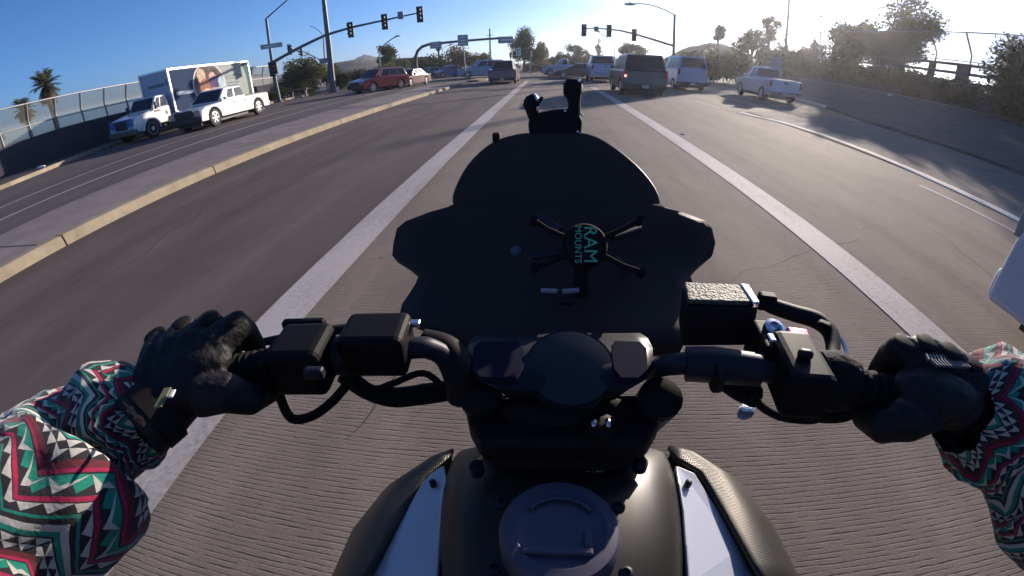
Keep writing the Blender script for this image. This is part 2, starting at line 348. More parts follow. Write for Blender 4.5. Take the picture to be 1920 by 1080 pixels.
def fence(label, ys, X, z0, z_rail, z_knee, z_top, lean, m_post, group=None, low=None):
    t = thing('chain_link_fence', label, 'fence', (X, ys[0], 0))
    x = lambda v: v - X
    def loc(p): return (p[0]-X, p[1]-ys[0], p[2])
    for b in ys:
        mk('post', MB().tube([loc(q) for q in ((X, b, z0), (X, b, z_knee-.12), (X+lean*.15, b, z_knee+.05), (X+lean, b, z_top))], 0.048, 8), m_post, t, smooth=True)
    for (xx, zz, rr, nm) in ((X+lean, z_top, 0.035, 'top_rail'), (X+0.02, z_rail, 0.026, 'middle_rail'), (X+0.02, z0+.10, 0.024, 'bottom_rail')):
        mk(nm, MB().tube([loc((xx, ys[0]-.6, zz)), loc((xx, ys[-1]+.6, zz))], rr, 6), m_post, t, smooth=True)
    prof = [(X+.01, z0+.1), (X+.01, z_knee-.1), (X+lean*.15, z_knee+.05), (X+lean, z_top)]
    mb = MB(); mb.grid([[loc((a, ys[0]-.6, c)) for a, c in prof], [loc((a, ys[-1]+.6, c)) for a, c in prof]])
    o = mk('mesh_panel', mb, M_mesh, t, fix=False); uvl = o.data.uv_layers.new(name='uv')
    ac = [0]; 
    for i in range(1, len(prof)): ac.append(ac[-1]+math.dist(prof[i], prof[i-1]))
    for p in o.data.polygons:
        for li in p.loop_indices:
            vi = o.data.loops[li].vertex_index; uvl.data[li].uv = (o.data.vertices[vi].co.y, ac[vi % len(prof)])
    return t
ysL = []
ysL = [13.28+1.52*i for i in range(-12, 15)]
fence('tall chain link fence with angled posts along the low wall left of the box truck', ysL, -23.15, 0.93, 2.0, 2.28, 2.96, 0.30, M_galv)

# right bridge barrier and fence
t = thing('bridge_barrier', 'dark concrete bridge railing with open gaps beneath the right hand fence', 'railing', (24.2, 5, 0))
mk('base_wall', MB().b2((0.0, -20, 1.9), (0.35, 46, 2.86)), M_wall, t, bevel=0.02)
for i in range(23):
    yb = -19.4+2.84*i
    mk('baluster', MB().b2((0.03, yb, 2.86), (0.30, yb+(0.9 if i % 2 else 0.45), 3.72)), M_wall, t, bevel=0.01)
mk('rail_beam', MB().b2((-0.02, -20, 3.22), (0.02, 46, 3.36)), M_pole, t)
mk('top_beam', MB().b2((0.0, -20, 3.72), (0.35, 46, 3.86)), M_wall, t, bevel=0.01)
M_mesh2 = M_mesh
ysR = [19.4-2.8*5+2.82*i for i in range(17)]
fence('tall dark chain link fence with bent posts on the bridge railing behind the right shrubs', ysR, 24.1, 3.1, 3.98, 4.44, 5.5, -0.8, M_pole)

# ---------------------------------------------------------------- vegetation
def leaf_mat(name, c1, c2):
    m = bpy.data.materials.new(name); m.use_nodes = True; t = m.node_tree; b = t.nodes['Principled BSDF']; X = NX(t)
    g = t.nodes.new('ShaderNodeObjectInfo'); tc = t.nodes.new('ShaderNodeTexCoord').outputs['Object']
    n = X.noise(tc, 1.6, 3, 0.7)
    t.links.new(X.mix(X.rng(n, 0.35, 0.65), c1, c2), b.inputs['Base Color']); b.inputs['Roughness'].default_value = 0.6; b.inputs['Specular IOR Level'].default_value = 0.25
    b.inputs['Transmission Weight'].default_value = 0.0
    tr = t.nodes.new('ShaderNodeBsdfTranslucent'); tr.inputs[0].default_value = (*[v*1.3 for v in c2], 1); mx = t.nodes.new('ShaderNodeMixShader'); mx.inputs[0].default_value = 0.3
    t.links.new(b.outputs[0], mx.inputs[1]); t.links.new(tr.outputs[0], mx.inputs[2]); t.links.new(mx.outputs[0], t.nodes['Material Output'].inputs[0])
    return m
L_dark = leaf_mat('leaf_dark', (0.035, 0.045, 0.018), (0.07, 0.085, 0.03))
L_mid = leaf_mat('leaf_olive', (0.06, 0.07, 0.022), (0.14, 0.14, 0.05))
L_gold = leaf_mat('leaf_gold', (0.10, 0.10, 0.03), (0.22, 0.19, 0.08))  # golden leaf tone, lighter than the olive
L_brown = leaf_mat('leaf_brown', (0.09, 0.065, 0.035), (0.13, 0.10, 0.05))
L_palm = leaf_mat('palm_frond', (0.05, 0.065, 0.03), (0.13, 0.125, 0.06))
M_bark = mat('bark', (0.10, 0.075, 0.055), 0.9, nscale=6, namt=0.3)

def crown_mb(q, clumps, n, size):
    mb = MB(); tot = sum(c[3]*c[4]*c[5] for c in clumps)**1.0
    for (cx, cy, cz, rx, ry, rz) in clumps:
        k = max(12, int(n*(rx*ry*rz)/tot))
        for _ in range(k):
            while True:
                d = Vector((q.gauss(0, 1), q.gauss(0, 1), q.gauss(0, 1)))
                if d.length > 0.01: break
            d.normalize(); rr = q.random()**0.45*(1+0.18*q.gauss(0, 1))
            p = Vector((cx+d.x*rx*rr, cy+d.y*ry*rr, cz+d.z*rz*rr))
            a = Vector((q.uniform(-1, 1), q.uniform(-1, 1), q.uniform(-1, 1))).normalized(); b = a.orthogonal().normalized(); s = size*q.uniform(.5, 1.3)
            mb.add([p-a*s, p+b*s*.55, p+a*s, p-b*s*.55], [(0, 1, 2, 3)])
    return mb
def tree(name, label, cat, loc, h, rad, leafm, seed, n=2200, size=None, trunk=0.35, asp=1.0, group=None, nclump=9, base=None):
    q = random.Random(seed); t = thing(name, label, cat, loc, 0, group); size = size or rad*0.085
    zc = h - rad*asp if base is None else base; cl = []
    for i in range(nclump):
        a = q.uniform(0, 2*PI); rr = rad*q.uniform(0.25, 0.72); hz = q.uniform(-0.55, 0.62)*rad*asp; s = rad*q.uniform(.28, .5)
        cl.append((math.cos(a)*rr, math.sin(a)*rr, zc+hz, s, s, s*0.85))
    cl.append((0, 0, zc, rad*.55, rad*.55, rad*asp*.6)); cl.append((q.uniform(-.2, .2)*rad, 0, h-rad*.42, rad*.42, rad*.42, rad*.4))
    if trunk:
        mb = MB(); w = h*0.028; top = Vector((q.uniform(-.1, .1)*rad, 0, zc)); mb.tube([(0, 0, -.1), (w*.4, 0, zc*.45), top], [w*1.3, w, w*.55], 8)
        for c in cl[:7]: mb.tube([top*0.8, ((c[0]+top.x*.8)/2, c[1]/2, (c[2]+top.z*.8)/2+.1), c[:3]], [w*.5, w*.35, w*.12], 5)
        mk('trunk', mb, M_bark, t, smooth=True)
    mk('crown', crown_mb(q, cl, n, size), leafm, t, fix=False)
    return t
def shrub(label, loc, w, d, h, leafm, seed, n=900, size=0.09, name='shrub', group=None):
    q = random.Random(seed); t = thing(name, label, 'shrub', loc, 0, group); cl = []
    for i in range(8): cl.append((q.uniform(-.6, .6)*w, q.uniform(-.6, .6)*d, h*q.uniform(.25, .72), w*.42, d*.42, h*.32))
    mk('foliage', crown_mb(q, cl, n, size), leafm, t, fix=False)
    mb = MB()
    for i in range(5): mb.tube([(0, 0, -.05), (q.uniform(-.5, .5)*w, q.uniform(-.5, .5)*d, h*.6)], [.03, .012], 5)
    mk('stem', mb, M_bark, t); return t
def palm(label, loc, h, rad, seed, tr=0.2, skirt=True, group=None):
    q = random.Random(seed); t = thing('palm_tree', label, 'palm', loc, 0, group)
    mk('trunk', MB().tube([(0, 0, -.1), (.05, 0, h*.5), (0, 0, h)], [tr*1.2, tr, tr*.9], 10), M_bark, t, smooth=True)
    for i in range(90):
        el = q.uniform(-1.45, 1.5); a = q.uniform(0, 2*PI); L = rad*q.uniform(.8, 1.1); mb = MB(); prev = Vector((0, 0, h)); pts = [prev.copy()]; e = el
        for k in range(5): prev = prev + Vector((math.cos(a)*math.cos(e), math.sin(a)*math.cos(e), math.sin(e)))*L/5; e -= 0.13; pts.append(prev.copy())
        side = Vector((-math.sin(a), math.cos(a), 0))
        for k in range(1, 6):
            for s in (-1, 1):
                for jj in (0, .5):
                    p = pts[k-1].lerp(pts[k], jj+.25); d = (pts[k]-pts[k-1]).normalized(); tip = p+(side*s*.95+d*.7+Vector((0, 0, -.25)))*L*.30; mb.add([p-d*L*.05, p+d*L*.05, tip], [(0, 1, 2)])
        mb.tube(pts, L*.012, 4); mk('frond', mb, L_palm if el > -.3 else L_brown, t, fix=False)
    return t
palm('tall fan palm with a full round head behind the left fence', (-38.0, 24.1, 0), 4.95, 1.35, 1)
palm('shorter fan palm poking just above the fence at the left edge', (-43.4,24.8,0), 3.75, 1.1, 2)
shrub('green bush top showing over the fence at the extreme left edge', (-43.5, 20.9, 0), 2.0, 1.5, 3.3, L_dark, 61, n=700, size=.2)
palm('squat palm clump with yellow green fronds right behind the box truck', (-23.9, 30.2, 0), 1.3, 1.5, 3, tr=.25)
tree('mesquite_tree', 'broad dark mesquite tree behind the left traffic signal pole', 'tree', (-22.6, 38.6, 0), 3.7, 2.4, L_mid, 11, n=9000, size=.10, asp=.72, base=1.7)
tree('mesquite_tree', 'low olive mesquite just left of the thick utility pole', 'tree', (-20.9, 41.5, 0), 2.5, 1.7, L_mid, 12, n=2600, size=.12, asp=.65, base=1.2)
shrub('dark scrub at the feet of the left signal pole', (-23.6, 34.0, 0), 2.6, 1.4, 1.25, L_dark, 13, n=2200, size=.1)
shrub('dark scrub between signal pole and thick utility pole', (-21.9, 36.6, 0), 1.7, 1.2, 1.3, L_dark, 14, n=1800, size=.1)
shrub('brown dry brush right of the thick utility pole', (-20.6, 46, 0), 2.0, 1.6, 1.9, L_brown, 15, n=1600, size=.14)
shrub('golden dry brush behind the red car bonnet', (-20.2, 52, 0), 2.6, 1.6, 2.3, L_gold, 16, n=1600, size=.16)
tree('leafy_tree', 'grey green tree with a street lamp in front beyond the red car', 'tree', (-25.456,70.548,0), 5.6, 1.9, L_mid, 17, n=1800, size=.2)
tree('leafy_tree', 'small hazy tree right of the grey green tree', 'tree', (-26.461,80.776,0), 3.6, 1.7, L_mid, 18, n=900, size=.2)
for i, (px, h, rad, lm, lab) in enumerate([(800, 3.4, 2.6, L_dark, 'dark round tree just behind the arched sign gantry foot'), (824, 3.6, 2.6, L_mid, 'olive tree behind the small white parked car'), (850, 4.8, 3.0, L_gold, 'tall golden olive tree behind the left sign on the arch'), (880, 3.8, 2.4, L_gold, 'golden tree right of the square white sign'), (905, 3.4, 2.6, L_mid, 'low olive tree below the utility pole')]):
    P = [(-21.199,77.14,0.134),(-19.045,77.7,-0.011),(-16.686,78.24,-0.151),(-13.936,78.777,-0.292),(-11.625,79.151,-0.392)][i]
    tree('leafy_tree', lab, 'tree', (P[0], P[1], 0), h, rad, lm, 30+i, n=1500, size=.22, asp=.8)
palm('small distant palm rising between the arch and the golden tree', (-22.509,92.295,0), 5.6, 1.0, 37)
tree('pepper_tree', 'tall bushy dark green tree in the middle behind the hanging sign', 'tree', (-4.1, 74.9, 0), 7.3, 2.9, L_dark, 41, n=8000, size=.17, asp=1.05, base=4.0)
tree('pepper_tree', 'lower golden tree leaning right of the tall middle tree', 'tree', (-1.6, 76, 0), 5.0, 2.2, L_gold, 42, n=2200, size=.2, asp=.95, base=2.4)
shrub('golden bush at the foot of the tall middle tree', (-0.4, 73, 0), 1.9, 1.4, 1.8, L_gold, 43, n=900, size=.16)
for i, (h, rad, lm, lab) in enumerate([(3.6, 2.0, L_dark, 'dark round tree above the crossing white pickup'), (5.0, 2.4, L_mid, 'flat topped tree above the crossing dark sedan'), (3.2, 2.4, L_dark, 'low dark tree left of the silver pickup roof'), (5.6, 1.9, L_dark, 'tall dark tree left of the signal heads over the black suv'), (5.4, 2.0, L_mid, 'tall round tree over the black suv roof'), (3.2, 2.0, L_mid, 'low green tree between black suv and the mound')]):
    P = [(2.395,89.968,-0.914),(5.545,89.829,-0.893),(7.426,89.693,-0.868),(14.856,88.765,-0.671),(17.188,88.344,-0.577),(19.694,87.819,-0.458)][i]
    tree('leafy_tree', lab, 'tree', (P[0], P[1], 0), h, rad, lm, 50+i, n=1300, size=.22, asp=.8)
P = [(21.52,58.146,0.02),(24.399,56.997,0.306),(25.557,56.488,0.434),(27.109,55.759,0.617),(27.227,55.702,0.632),(28.969,54.816,0.857),(31.102,53.634,1.16),(32.192,52.987,1.327)]
for i, (h, rad, lm, lab) in enumerate([(7.0, 1.1, L_mid, 'slim leaning tree alone on the ridge right of the silver minivan'), (6.0, 2.0, L_mid, 'ragged tree behind the white pickup bonnet'), (7.0, 1.9, L_mid, 'airy tall tree above the white pickup cab'), (5.2, 2.0, L_dark, 'dense base tree below the narrow tall tree'), (8.6, 1.35, L_mid, 'narrow tall tree standing left of the thin utility pole'), (5.6, 2.1, L_dark, 'dark round tree at the foot of the thin utility pole'), (5.4, 1.7, L_dark, 'dark tree just right of the thin utility pole'), (6.2, 1.5, L_brown, 'thin brown tree behind the right fence panels')]):
    tree('leafy_tree', lab, 'tree', (P[i][0], P[i][1], 0), h, rad, lm, 70+i, n=1100, size=.24, asp=1.5 if i == 4 else 1.0)
PH = [(14.154,50.037,-0.051),(15.933,49.499,0.079),(17.673,48.904,0.225),(19.477,48.215,0.396),(21.333,47.423,0.594),(23.229,46.523,0.821),(24.964,45.616,1.052),(-1.7,83.983,-0.74),(0.466,83.999,-0.753),(2.628,83.959,-0.752),(4.98,83.852,-0.736),(7.32,83.68,-0.703),(11.765,83.172,-0.597),(14.625,82.717,-0.498),(17.449,82.168,-0.374),(20.231,81.527,-0.228),(-8.137,69.525,-0.229),(-6.503,69.697,-0.277),(-2.402,69.959,-0.357)]
for i, p in enumerate(PH):
    k = 0 if i < 7 else (1 if i < 16 else 2)
    lab = ['dark olive thicket patch just right of the minivan', 'dark olive thicket patch at the foot of the mound', 'dark olive thicket below the slim leaning tree', 'dark olive thicket behind the right pickup bonnet', 'dark olive thicket behind the right pickup cab', 'dark olive thicket below the narrow tall tree', 'dark olive thicket left of the box sign', 'low dark hedge end left of the crossing white pickup', 'low dark hedge behind the crossing white pickup bonnet', 'low dark hedge behind the crossing white pickup cab', 'low dark hedge behind the dark crossing sedan', 'low dark hedge between crossing sedan and silver pickup', 'low dark hedge hidden behind the silver pickup', 'low dark hedge seen above the black suv left shoulder', 'low dark hedge over the middle of the black suv roof', 'low dark hedge end right of the black suv roof', 'low brown hedge beside the maroon sedan roof', 'low brown hedge left of the white road sign', 'low brown hedge at the foot of the thin signal post'][i]
    o = shrub(lab, (p[0], p[1], 0), [2.8, 2.6, 1.8][k], [2.0, 1.6, 1.2][k], [2.9+.5*(i % 3), 2.5, 1.5][k], [L_mid, L_dark, L_brown][k], 300+i, n=1300, size=[.2, .24, .18][k], group=['thicket along the right turn lane', 'hedge across the junction', 'hedge at the far corner'][k])
# right side: big tree and shrubs on the slope
tree('large_tree', 'large leafy tree rising above the fence at upper right', 'tree', (27.0, 31.6, 1.6), 7.9, 3.1, L_dark, 90, n=15000, size=.15, nclump=20, asp=1.1, base=3.6)
tree('large_tree', 'smaller leafy tree leaning left against the large right tree', 'tree', (24.6, 34.0, 1.6), 5.2, 2.6, L_dark, 91, n=10000, size=.15, nclump=14, asp=.9)
tree('large_tree', 'dark bushy tree over the railing at the right edge', 'tree', (22.6, 17.6, 1.6), 3.9, 2.3, L_dark, 92, n=11000, size=.12, nclump=14)
for i, (a, b, w, h, lm, lab) in enumerate([
  (15.8, 18.3, 1.6, 1.2, L_dark, 'dense dark hedge at the foot of the large right tree'), (16.0, 16.2, 1.2, 0.75, L_dark, 'low dark bush below the open railing gaps'),
  (15.9, 14.1, 1.2, 0.7, L_brown, 'brown bush under the second bent fence post'), (15.8, 11.0, 1.3, 1.3, L_dark, 'dark bush against the railing at the far right edge'),
  (15.9, 20.6, 1.4, 1.3, L_mid, 'green hedge left of the large right tree'), (16.2, 23.0, 1.5, 1.25, L_mid, 'green hedge under the third fence bay'),
  (17.0, 25.6, 1.7, 1.5, L_dark, 'rounded hedge under the middle right fence posts'), (18.0, 28.6, 1.8, 1.7, L_mid, 'rounded hedge behind the white pickup bed'),
  (18.8, 32.0, 2.0, 1.9, L_dark, 'tall hedge behind the small box sign'), (20.2, 36.5, 2.3, 2.1, L_mid, 'olive hedge above the white pickup roof'), (22.5, 42, 2.8, 2.3, L_mid, 'olive hedge left of the white pickup')]):
    shrub(lab, (a*1.40, b*1.48, 1.4 if b < 24 else 1.6), w*1.6, w*1.7, h*1.42, lm, 100+i, n=2600, size=.17)
q0 = random.Random(5); mb = MB()
for i in range(9000):
    k = q0.random()*len(SL); k = min(int(k), len(SL)-2); f = q0.random(); a = max(SL[k][0]+(SL[k+1][0]-SL[k][0])*f+4, 20.6)+q0.uniform(.6, 5); b = SL[k][1]+(SL[k+1][1]-SL[k][1])*f
    if b < 4: b = q0.uniform(6, 24); a = q0.uniform(21.3, 24)
    zz = q0.uniform(1.5, 2.9); d = Vector((q0.uniform(-1, 1), q0.uniform(-1, 1), q0.uniform(-.3, 1))).normalized()*.11; e = d.orthogonal().normalized()*.05; p = Vector((a, b, zz)); mb.add([p-d, p+e, p+d, p-e], [(0, 1, 2, 3)])
o = mk('ground_cover', mb, L_dark, fix=False); o['kind'] = 'stuff'; o['label'] = 'dark creeping ground cover along the top of the right slope'; o['category'] = 'ground cover'

# low buildings far left of the arch
t = thing('brick_building', 'low reddish brick building behind the red car and the arch foot', 'building', (-33.152,104.885,0), 0.3)
M_brick = mat('red_brick', (0.30, 0.09, 0.055), 0.9, nscale=3, namt=0.2)
mk('wall', MB().b2((-5, -3, 0), (5, 3, 3.4)), M_brick, t); mk('roof', MB().b2((-5.3, -3.3, 3.4), (5.3, 3.3, 3.75)), mat('roof_tan', (.2, .12, .09), .8), t)
for i in range(4): mk('window', MB().b2((-4.2+2.4*i, -3.03, 1.1), (-3.0+2.4*i, -2.99, 2.3)), mat('glass_dark', (.02, .025, .03), .1), t)

# ================================================================ STREET FURNITURE
M_black = mat('signal_black', (0.018, 0.02, 0.02), 0.5)
M_green = mat('sign_green', (0.03, 0.16, 0.10), 0.5)
M_white = mat('sign_white', (0.72, 0.72, 0.70), 0.5)
M_signback = mat('sign_back', (0.28, 0.29, 0.30), 0.5, metal=0.4)
M_lens = [mat('lens_red', (0.10, 0.01, 0.01), 0.2), mat('lens_amber', (0.12, 0.06, 0.01), 0.2), mat('lens_green', (0.01, 0.08, 0.05), 0.2)]
def rel(t, pts): return [tuple(Vector(p)-t.location) for p in pts]
def signal_head(t, c, yaw=0.0, s=1.0, bp=True):
    """three-lamp head, facing -Y at yaw 0"""
    c = Vector(c)-t.location; M = Matrix.Rotation(yaw, 3, 'Z')
    mb = MB(); mb.box(c, (0.34*s, 0.26*s, 1.08*s), M)
    h = mk('signal_head', mb, M_black, t, bevel=0.02)
    if bp: mk('backplate', MB().box(c+M @ Vector((0, 0.02*s, 0)), (0.56*s, 0.03*s, 1.32*s), M), M_black, h)
    for i in range(3):
        zc = (0.34-0.34*i)*s; p = c+M @ Vector((0, -0.132*s, zc))
        mk('lens', MB().lathe(p, M @ Vector((0, -1, 0)), [(0.13*s, 0), (0.12*s, 0.01), (0.05*s, 0.03)], 12), M_lens[i], h)
        vm = MB(); rows = []
        for k in range(9):
            a = -0.35+(PI+0.7)*k/8; rows.append([c+M @ Vector((math.cos(a)*0.15*s, -0.13*s-dd, zc+math.sin(a)*0.15*s)) for dd in (0, 0.24*s)])
        vm.grid(rows); mk('visor', vm, M_black, h, solid=0.008, fix=False)
    return h
def sign_plate(t, c, w, h, m, yaw=0, name='sign_plate', d=0.03, bands=0, mb2=None):
    c = Vector(c)-t.location; M = Matrix.Rotation(yaw, 3, 'Z'); o = mk(name, MB().box(c, (w, d, h), M), m, t, bevel=0.006)
    if mb2 is not None:
        rs = random.Random(int(w*100+h*10+bands))
        for k in range(bands):
            ww = w*rs.uniform(.45, .75); q = MB().box(c+M @ Vector((rs.uniform(-.05, .05)*w, -d/2-0.003, h*(0.5-(k+.8)/(bands+.6)))), (ww, 0.004, h*0.38/(bands+.6)), M)
            mk('sign_print', q, mb2, o)
    return o
def luminaire(t, p, yaw, s=1.0):
    p = Vector(p)-t.location; M = Matrix.Rotation(yaw, 3, 'Z')
    o = mk('lamp_head', MB().ell(p, (0.16*s, 0.42*s, 0.09*s), M), M_galv, t, smooth=True)
    mk('photocell', MB().lathe(p+Vector((0, 0, .07*s)), (0, 0, 1), [(0.05*s, 0), (0.05*s, .12*s)], 8), M_black, o)

# left signal: pole, mast arm, street name sign
Y0 = 31.4
t = thing('traffic_signal', 'traffic signal pole behind the white pickup with a long mast arm carrying three heads', 'traffic signal', (-20.811,31.4,0))
bp_ = t.location
mk('pole', MB().tube(rel(t, [(bp_.x, Y0, 0), (-20.892,31.4,2.537), (-20.808,31.4,6.34)]), [0.16, 0.13, 0.10], 12), M_pole, t, smooth=True)
mk('base_plate', MB().lathe((0, 0, 0), (0, 0, 1), [(0.28, 0), (0.28, 0.05), (0.18, 0.12)], 12), M_pole, t)
mk('mast_arm', MB().tube(rel(t, [(-20.734,31.4,3.085),(-18.375,31.4,3.803),(-16.04,31.4,4.429),(-14.001,31.4,4.709),(-11.376,31.4,4.937),(-8.792,31.4,5.2)]), [0.12, .11, .095, .08, .065, .045], 10), M_pole, t, smooth=True)
mk('lamp_arm', MB().tube(rel(t, [(-20.808,31.4,6.34),(-19.719,31.4,6.906),(-18.33,31.4,7.605)]), [0.06, 0.05, 0.04], 8), M_pole, t, smooth=True)
luminaire(t, (-17.948,31.4,7.772), -PI/2+.2)
for p in [(-13.908,31.15,4.537),(-11.296,31.15,4.801),(-8.73,31.15,5.064)]: signal_head(t, p, 0.0, 0.82)
sign_plate(t, (-10.147,31.3,5.135), 0.42, 0.52, M_signback, 0, mb2=M_black, bands=3)
sign_plate(t, (-20.565,31.2,4.271), 1.7, 0.34, M_signback, 0.32, 'street_name_sign', mb2=M_white, bands=1)
signal_head(t, (-20.788,31.1,2.539), 0.9, .85); signal_head(t, (-20.656,31.5,2.582), -1.3, .8, False)
# far side heads seen through the arm
t = thing('traffic_signal', 'smaller far traffic signal with two heads seen under the left mast arm', 'traffic signal', (-23.132,44,0))
mk('pole', MB().tube([(0, 0, 0), tuple(Vector((-22.717,44,5.636))-t.location)], [0.10, .07], 8), M_galv, t, smooth=True)
mk('lamp_arm', MB().tube(rel(t, [(-22.717,44,5.636),(-23.138,44,6.121),(-23.576,44,6.503),(-24.1,44,6.737)]), .035, 6), M_galv, t, smooth=True)
mk('mast_arm', MB().tube(rel(t, [(-22.95,44,2.846),(-24.025,44,3.574),(-25.066,44,4.198),(-27.169,44,4.81)]), .05, 6), M_pole, t, smooth=True)
for p, yw in zip([(-26.857,44,4.712),(-25.497,44,4.309)], (1.2, -1.2)): signal_head(t, p, yw, 0.85)
sign_plate(t, (-22.934,43.8,3.067), 0.95, 0.5, M_signback, 0.2, 'street_name_sign')
# thick utility pole
t = thing('utility_pole', 'thick dark steel utility pole rising out of the top of the picture', 'pole', (-19.113,37.5,0))
mk('shaft', MB().tube(rel(t, [(t.location.x, 37.5, 0), (-18.94,37.5,4.33), (-18.902,37.5,9.306), (-18.898,37.5,10.651)]), [0.30, .24, .17, .15], 12), M_pole, t, smooth=True)
mk('conduit', MB().tube(rel(t, [(t.location.x-.35, 37.3, 0), (-19.354,37.3,1.606)]), .05, 6), M_galv, t, smooth=True)
t = thing('marker_post', 'short white marker beside the thick utility pole foot', 'marker', (-18.373,36.8,0))
mk('post', MB().tube([(0, 0, 0), (0, 0, .32)], [.12, .09], 8), M_white, t, smooth=True, bevel=.02)
for lx, lab in ((-21.4, 'pale curb stub left of the thick utility pole'),):
    t = thing('concrete_bench', 'long pale concrete block in the scrub behind the signal pole', 'bench', (-20.492,34,0.69), .1)
    mk('top', MB().box((0, 0, 0), (1.6, .3, .12)), M_wall, t); mk('leg', MB().box((-.6, 0, -.35), (.12, .25, .6)), M_wall, t); mk('leg', MB().box((.6, 0, -.35), (.12, .25, .6)), M_wall, t)
# street lamp by the grey green tree
def street_lamp(label, base, pts, w=0.07, lum=True, yaw=0):
    t = thing('street_lamp', label, 'street lamp', (base[0], base[1], 0))
    mk('pole', MB().tube([(0, 0, 0)]+rel(t, pts[:1]), [w*1.3, w], 8), M_galv, t, smooth=True)
    if len(pts) > 1:
        mk('lamp_arm', MB().tube(rel(t, pts), [w*.8]*(len(pts)-1)+[w*.6], 6), M_galv, t, smooth=True)
    if lum: luminaire(t, pts[-1], yaw, 1.1)
    return t
street_lamp('thin street lamp in front of the grey green tree beyond the red car', (-23.898,62,0.896), [(-23.677,62,4.234),(-22.713,62,5.029),(-21.622,62,5.66),(-20.812,62,5.95)], .1, yaw=-PI/2)
street_lamp('distant street lamp seen between the two small arch signs', (-26.421,110,-0.668), [(-25.718,110,5.471),(-24.881,110,6.056),(-23.53,110,6.483)], .08, yaw=-PI/2)
# right signal with luminaire
YR = 42.0
t = thing('traffic_signal', 'right hand traffic signal pole with a curved lamp arm and three heads on its mast', 'traffic signal', (11.575,42,0))
mk('pole', MB().tube([(0, 0, 0)]+rel(t, [(11.388,42,3.07), (11.279,42,6.045)]), [0.17, .14, .11], 12), M_pole, t, smooth=True)
mk('lamp_arm', MB().tube(rel(t, [(11.281,42,5.998),(10.328,42,6.408),(9.246,42,6.721),(8.328,42,6.816),(7.515,42,6.78)]), [.06, .055, .05, .045, .04], 8), M_pole, t, smooth=True)
luminaire(t, (7.184,42,6.72), PI/2, 1.3)
mk('mast_arm', MB().tube(rel(t, [(11.324,42,3.258),(9.71,42,3.645),(7.727,42,4.123),(6.506,42,4.362),(5.395,42,4.471),(3.86,42,4.533),(3.096,42,4.476)]), [.12, .11, .09, .08, .07, .055, .05], 10), M_pole, t, smooth=True)
for p in [(7.637,41.75,4.012),(5.368,41.75,4.313),(3.127,41.75,4.319)]: signal_head(t, p, 0.0, 0.82)
o = sign_plate(t, (4.223,41.8,4.478), 0.42, 0.42, M_signback, 0, mb2=M_black, bands=2)
street_lamp('pale thin street lamp with a long arm behind the right signal heads', (10.076,70,1.345), [(9.945,70,4.515),(8.875,70,5.116),(7.893,70,5.721),(7.242,70,6.1)], .08, yaw=PI/2)
for i, (a, b) in enumerate([(15.776,149.168,-0.327),(17.324,148.996,-0.293)] and [(1120, 0), (1129, 1)]):
    P = [(15.776,149.168,-0.327),(17.324,148.996,-0.293)][i]
    street_lamp(['slim distant pole left of the silver pickup roof', 'second slim distant pole with a lamp above the silver pickup'][i], P, [(P[0], P[1], [9.3, 10.2][i])], .12, True, 0)
tree('conifer', 'thin dark pointed tree behind the silver pickup roof', 'tree', (15.056,139.188,0), 8.5, 1.6, L_dark, 201, n=500, size=.3, asp=2.2)
# arched sign gantry
YG = 52.0
t = thing('sign_gantry', 'brown arched pipe gantry over the far lanes with three road signs', 'gantry', (-15.433,52,0))
M_rust = mat('weathering_steel', (0.10, 0.075, 0.065), 0.6, metal=0.3, nscale=3, namt=.2)
mk('arch_pipe', MB().tube([(0, 0, 0)]+rel(t, [(-15.489,52,1.769),(-15.478,52,2.628),(-15.158,52,3.338),(-14.606,52,3.784),(-13.888,52,3.975),(-12.87,52,4.025),(-9.741,52,4.136),(-6.555,52,4.225),(-4.018,52,4.318)]), [.2, .19, .18, .17, .17, .16, .15, .14, .13, .12], 10), M_rust, t, smooth=True)
sign_plate(t, (-12.896,51.8,3.841), 1.35, 0.75, M_signback, 0, mb2=M_white, bands=2)
sign_plate(t, (-9.7,51.8,4.185), 1.2, 1.25, M_signback, 0, mb2=M_white, bands=3)
sign_plate(t, (-4.848,51.8,4.039), 1.7, 0.75, M_signback, 0, mb2=M_white, bands=1)
mk('footing', MB().b2((-1.1, -.5, 0), (1.1, .5, .14)), M_kerb, t)
t = thing('sign_post', 'thin grey post standing on the median nose under the square sign', 'sign post', (-8.31,45,0))
mk('post', MB().tube([(0, 0, 0), tuple(Vector((-8.407,45,3.212))-t.location)], [.06, .05], 8), M_galv, t, smooth=True)
t = thing('utility_pole', 'slender distant utility pole between the square sign and the hanging sign', 'pole', (-15.42,120,0))
mk('shaft', MB().tube([(0, 0, 0), tuple(Vector((-15.311,120,10.379))-t.location)], [.26, .18], 8), M_bark, t, smooth=True)
c = Vector((-15.371,120,8.752))-t.location; mk('crossarm', MB().box(c, (1.8, .15, .15)), M_bark, t); mk('crossarm', MB().box(c+Vector((0, 0, -1.2)), (1.4, .15, .15)), M_bark, t)
for lab, px, top, hh in (('white rectangular road sign below the hanging gantry sign', 972, 90, .95),):
    t = thing('road_sign', lab, 'road sign', (-4.028,60,0))
    mk('post', MB().tube([(0, 0, 0), tuple(Vector((-3.977,60.05,3.241))-t.location)], .05, 6), M_galv, t); sign_plate(t, (-3.98,60,2.898), .62, 1.0, M_white, 0, mb2=M_black, bands=2)
for lab, b, tp in (('thin pole standing in front of the tall middle tree', (-2.329,58,0.3), (-2.366,58,2.889)), ('second thin pole beside the white road sign', (-5.514,66,0.567), (-5.532,66,2.991))):
    t = thing('signal_post', lab, 'pole', (b[0], b[1], 0)); mk('post', MB().tube([(0, 0, 0), tuple(Vector(tp)-t.location)], .07, 6), M_galv, t); signal_head(t, (tp[0], tp[1], tp[2]-.4), 2.6, .7, False)
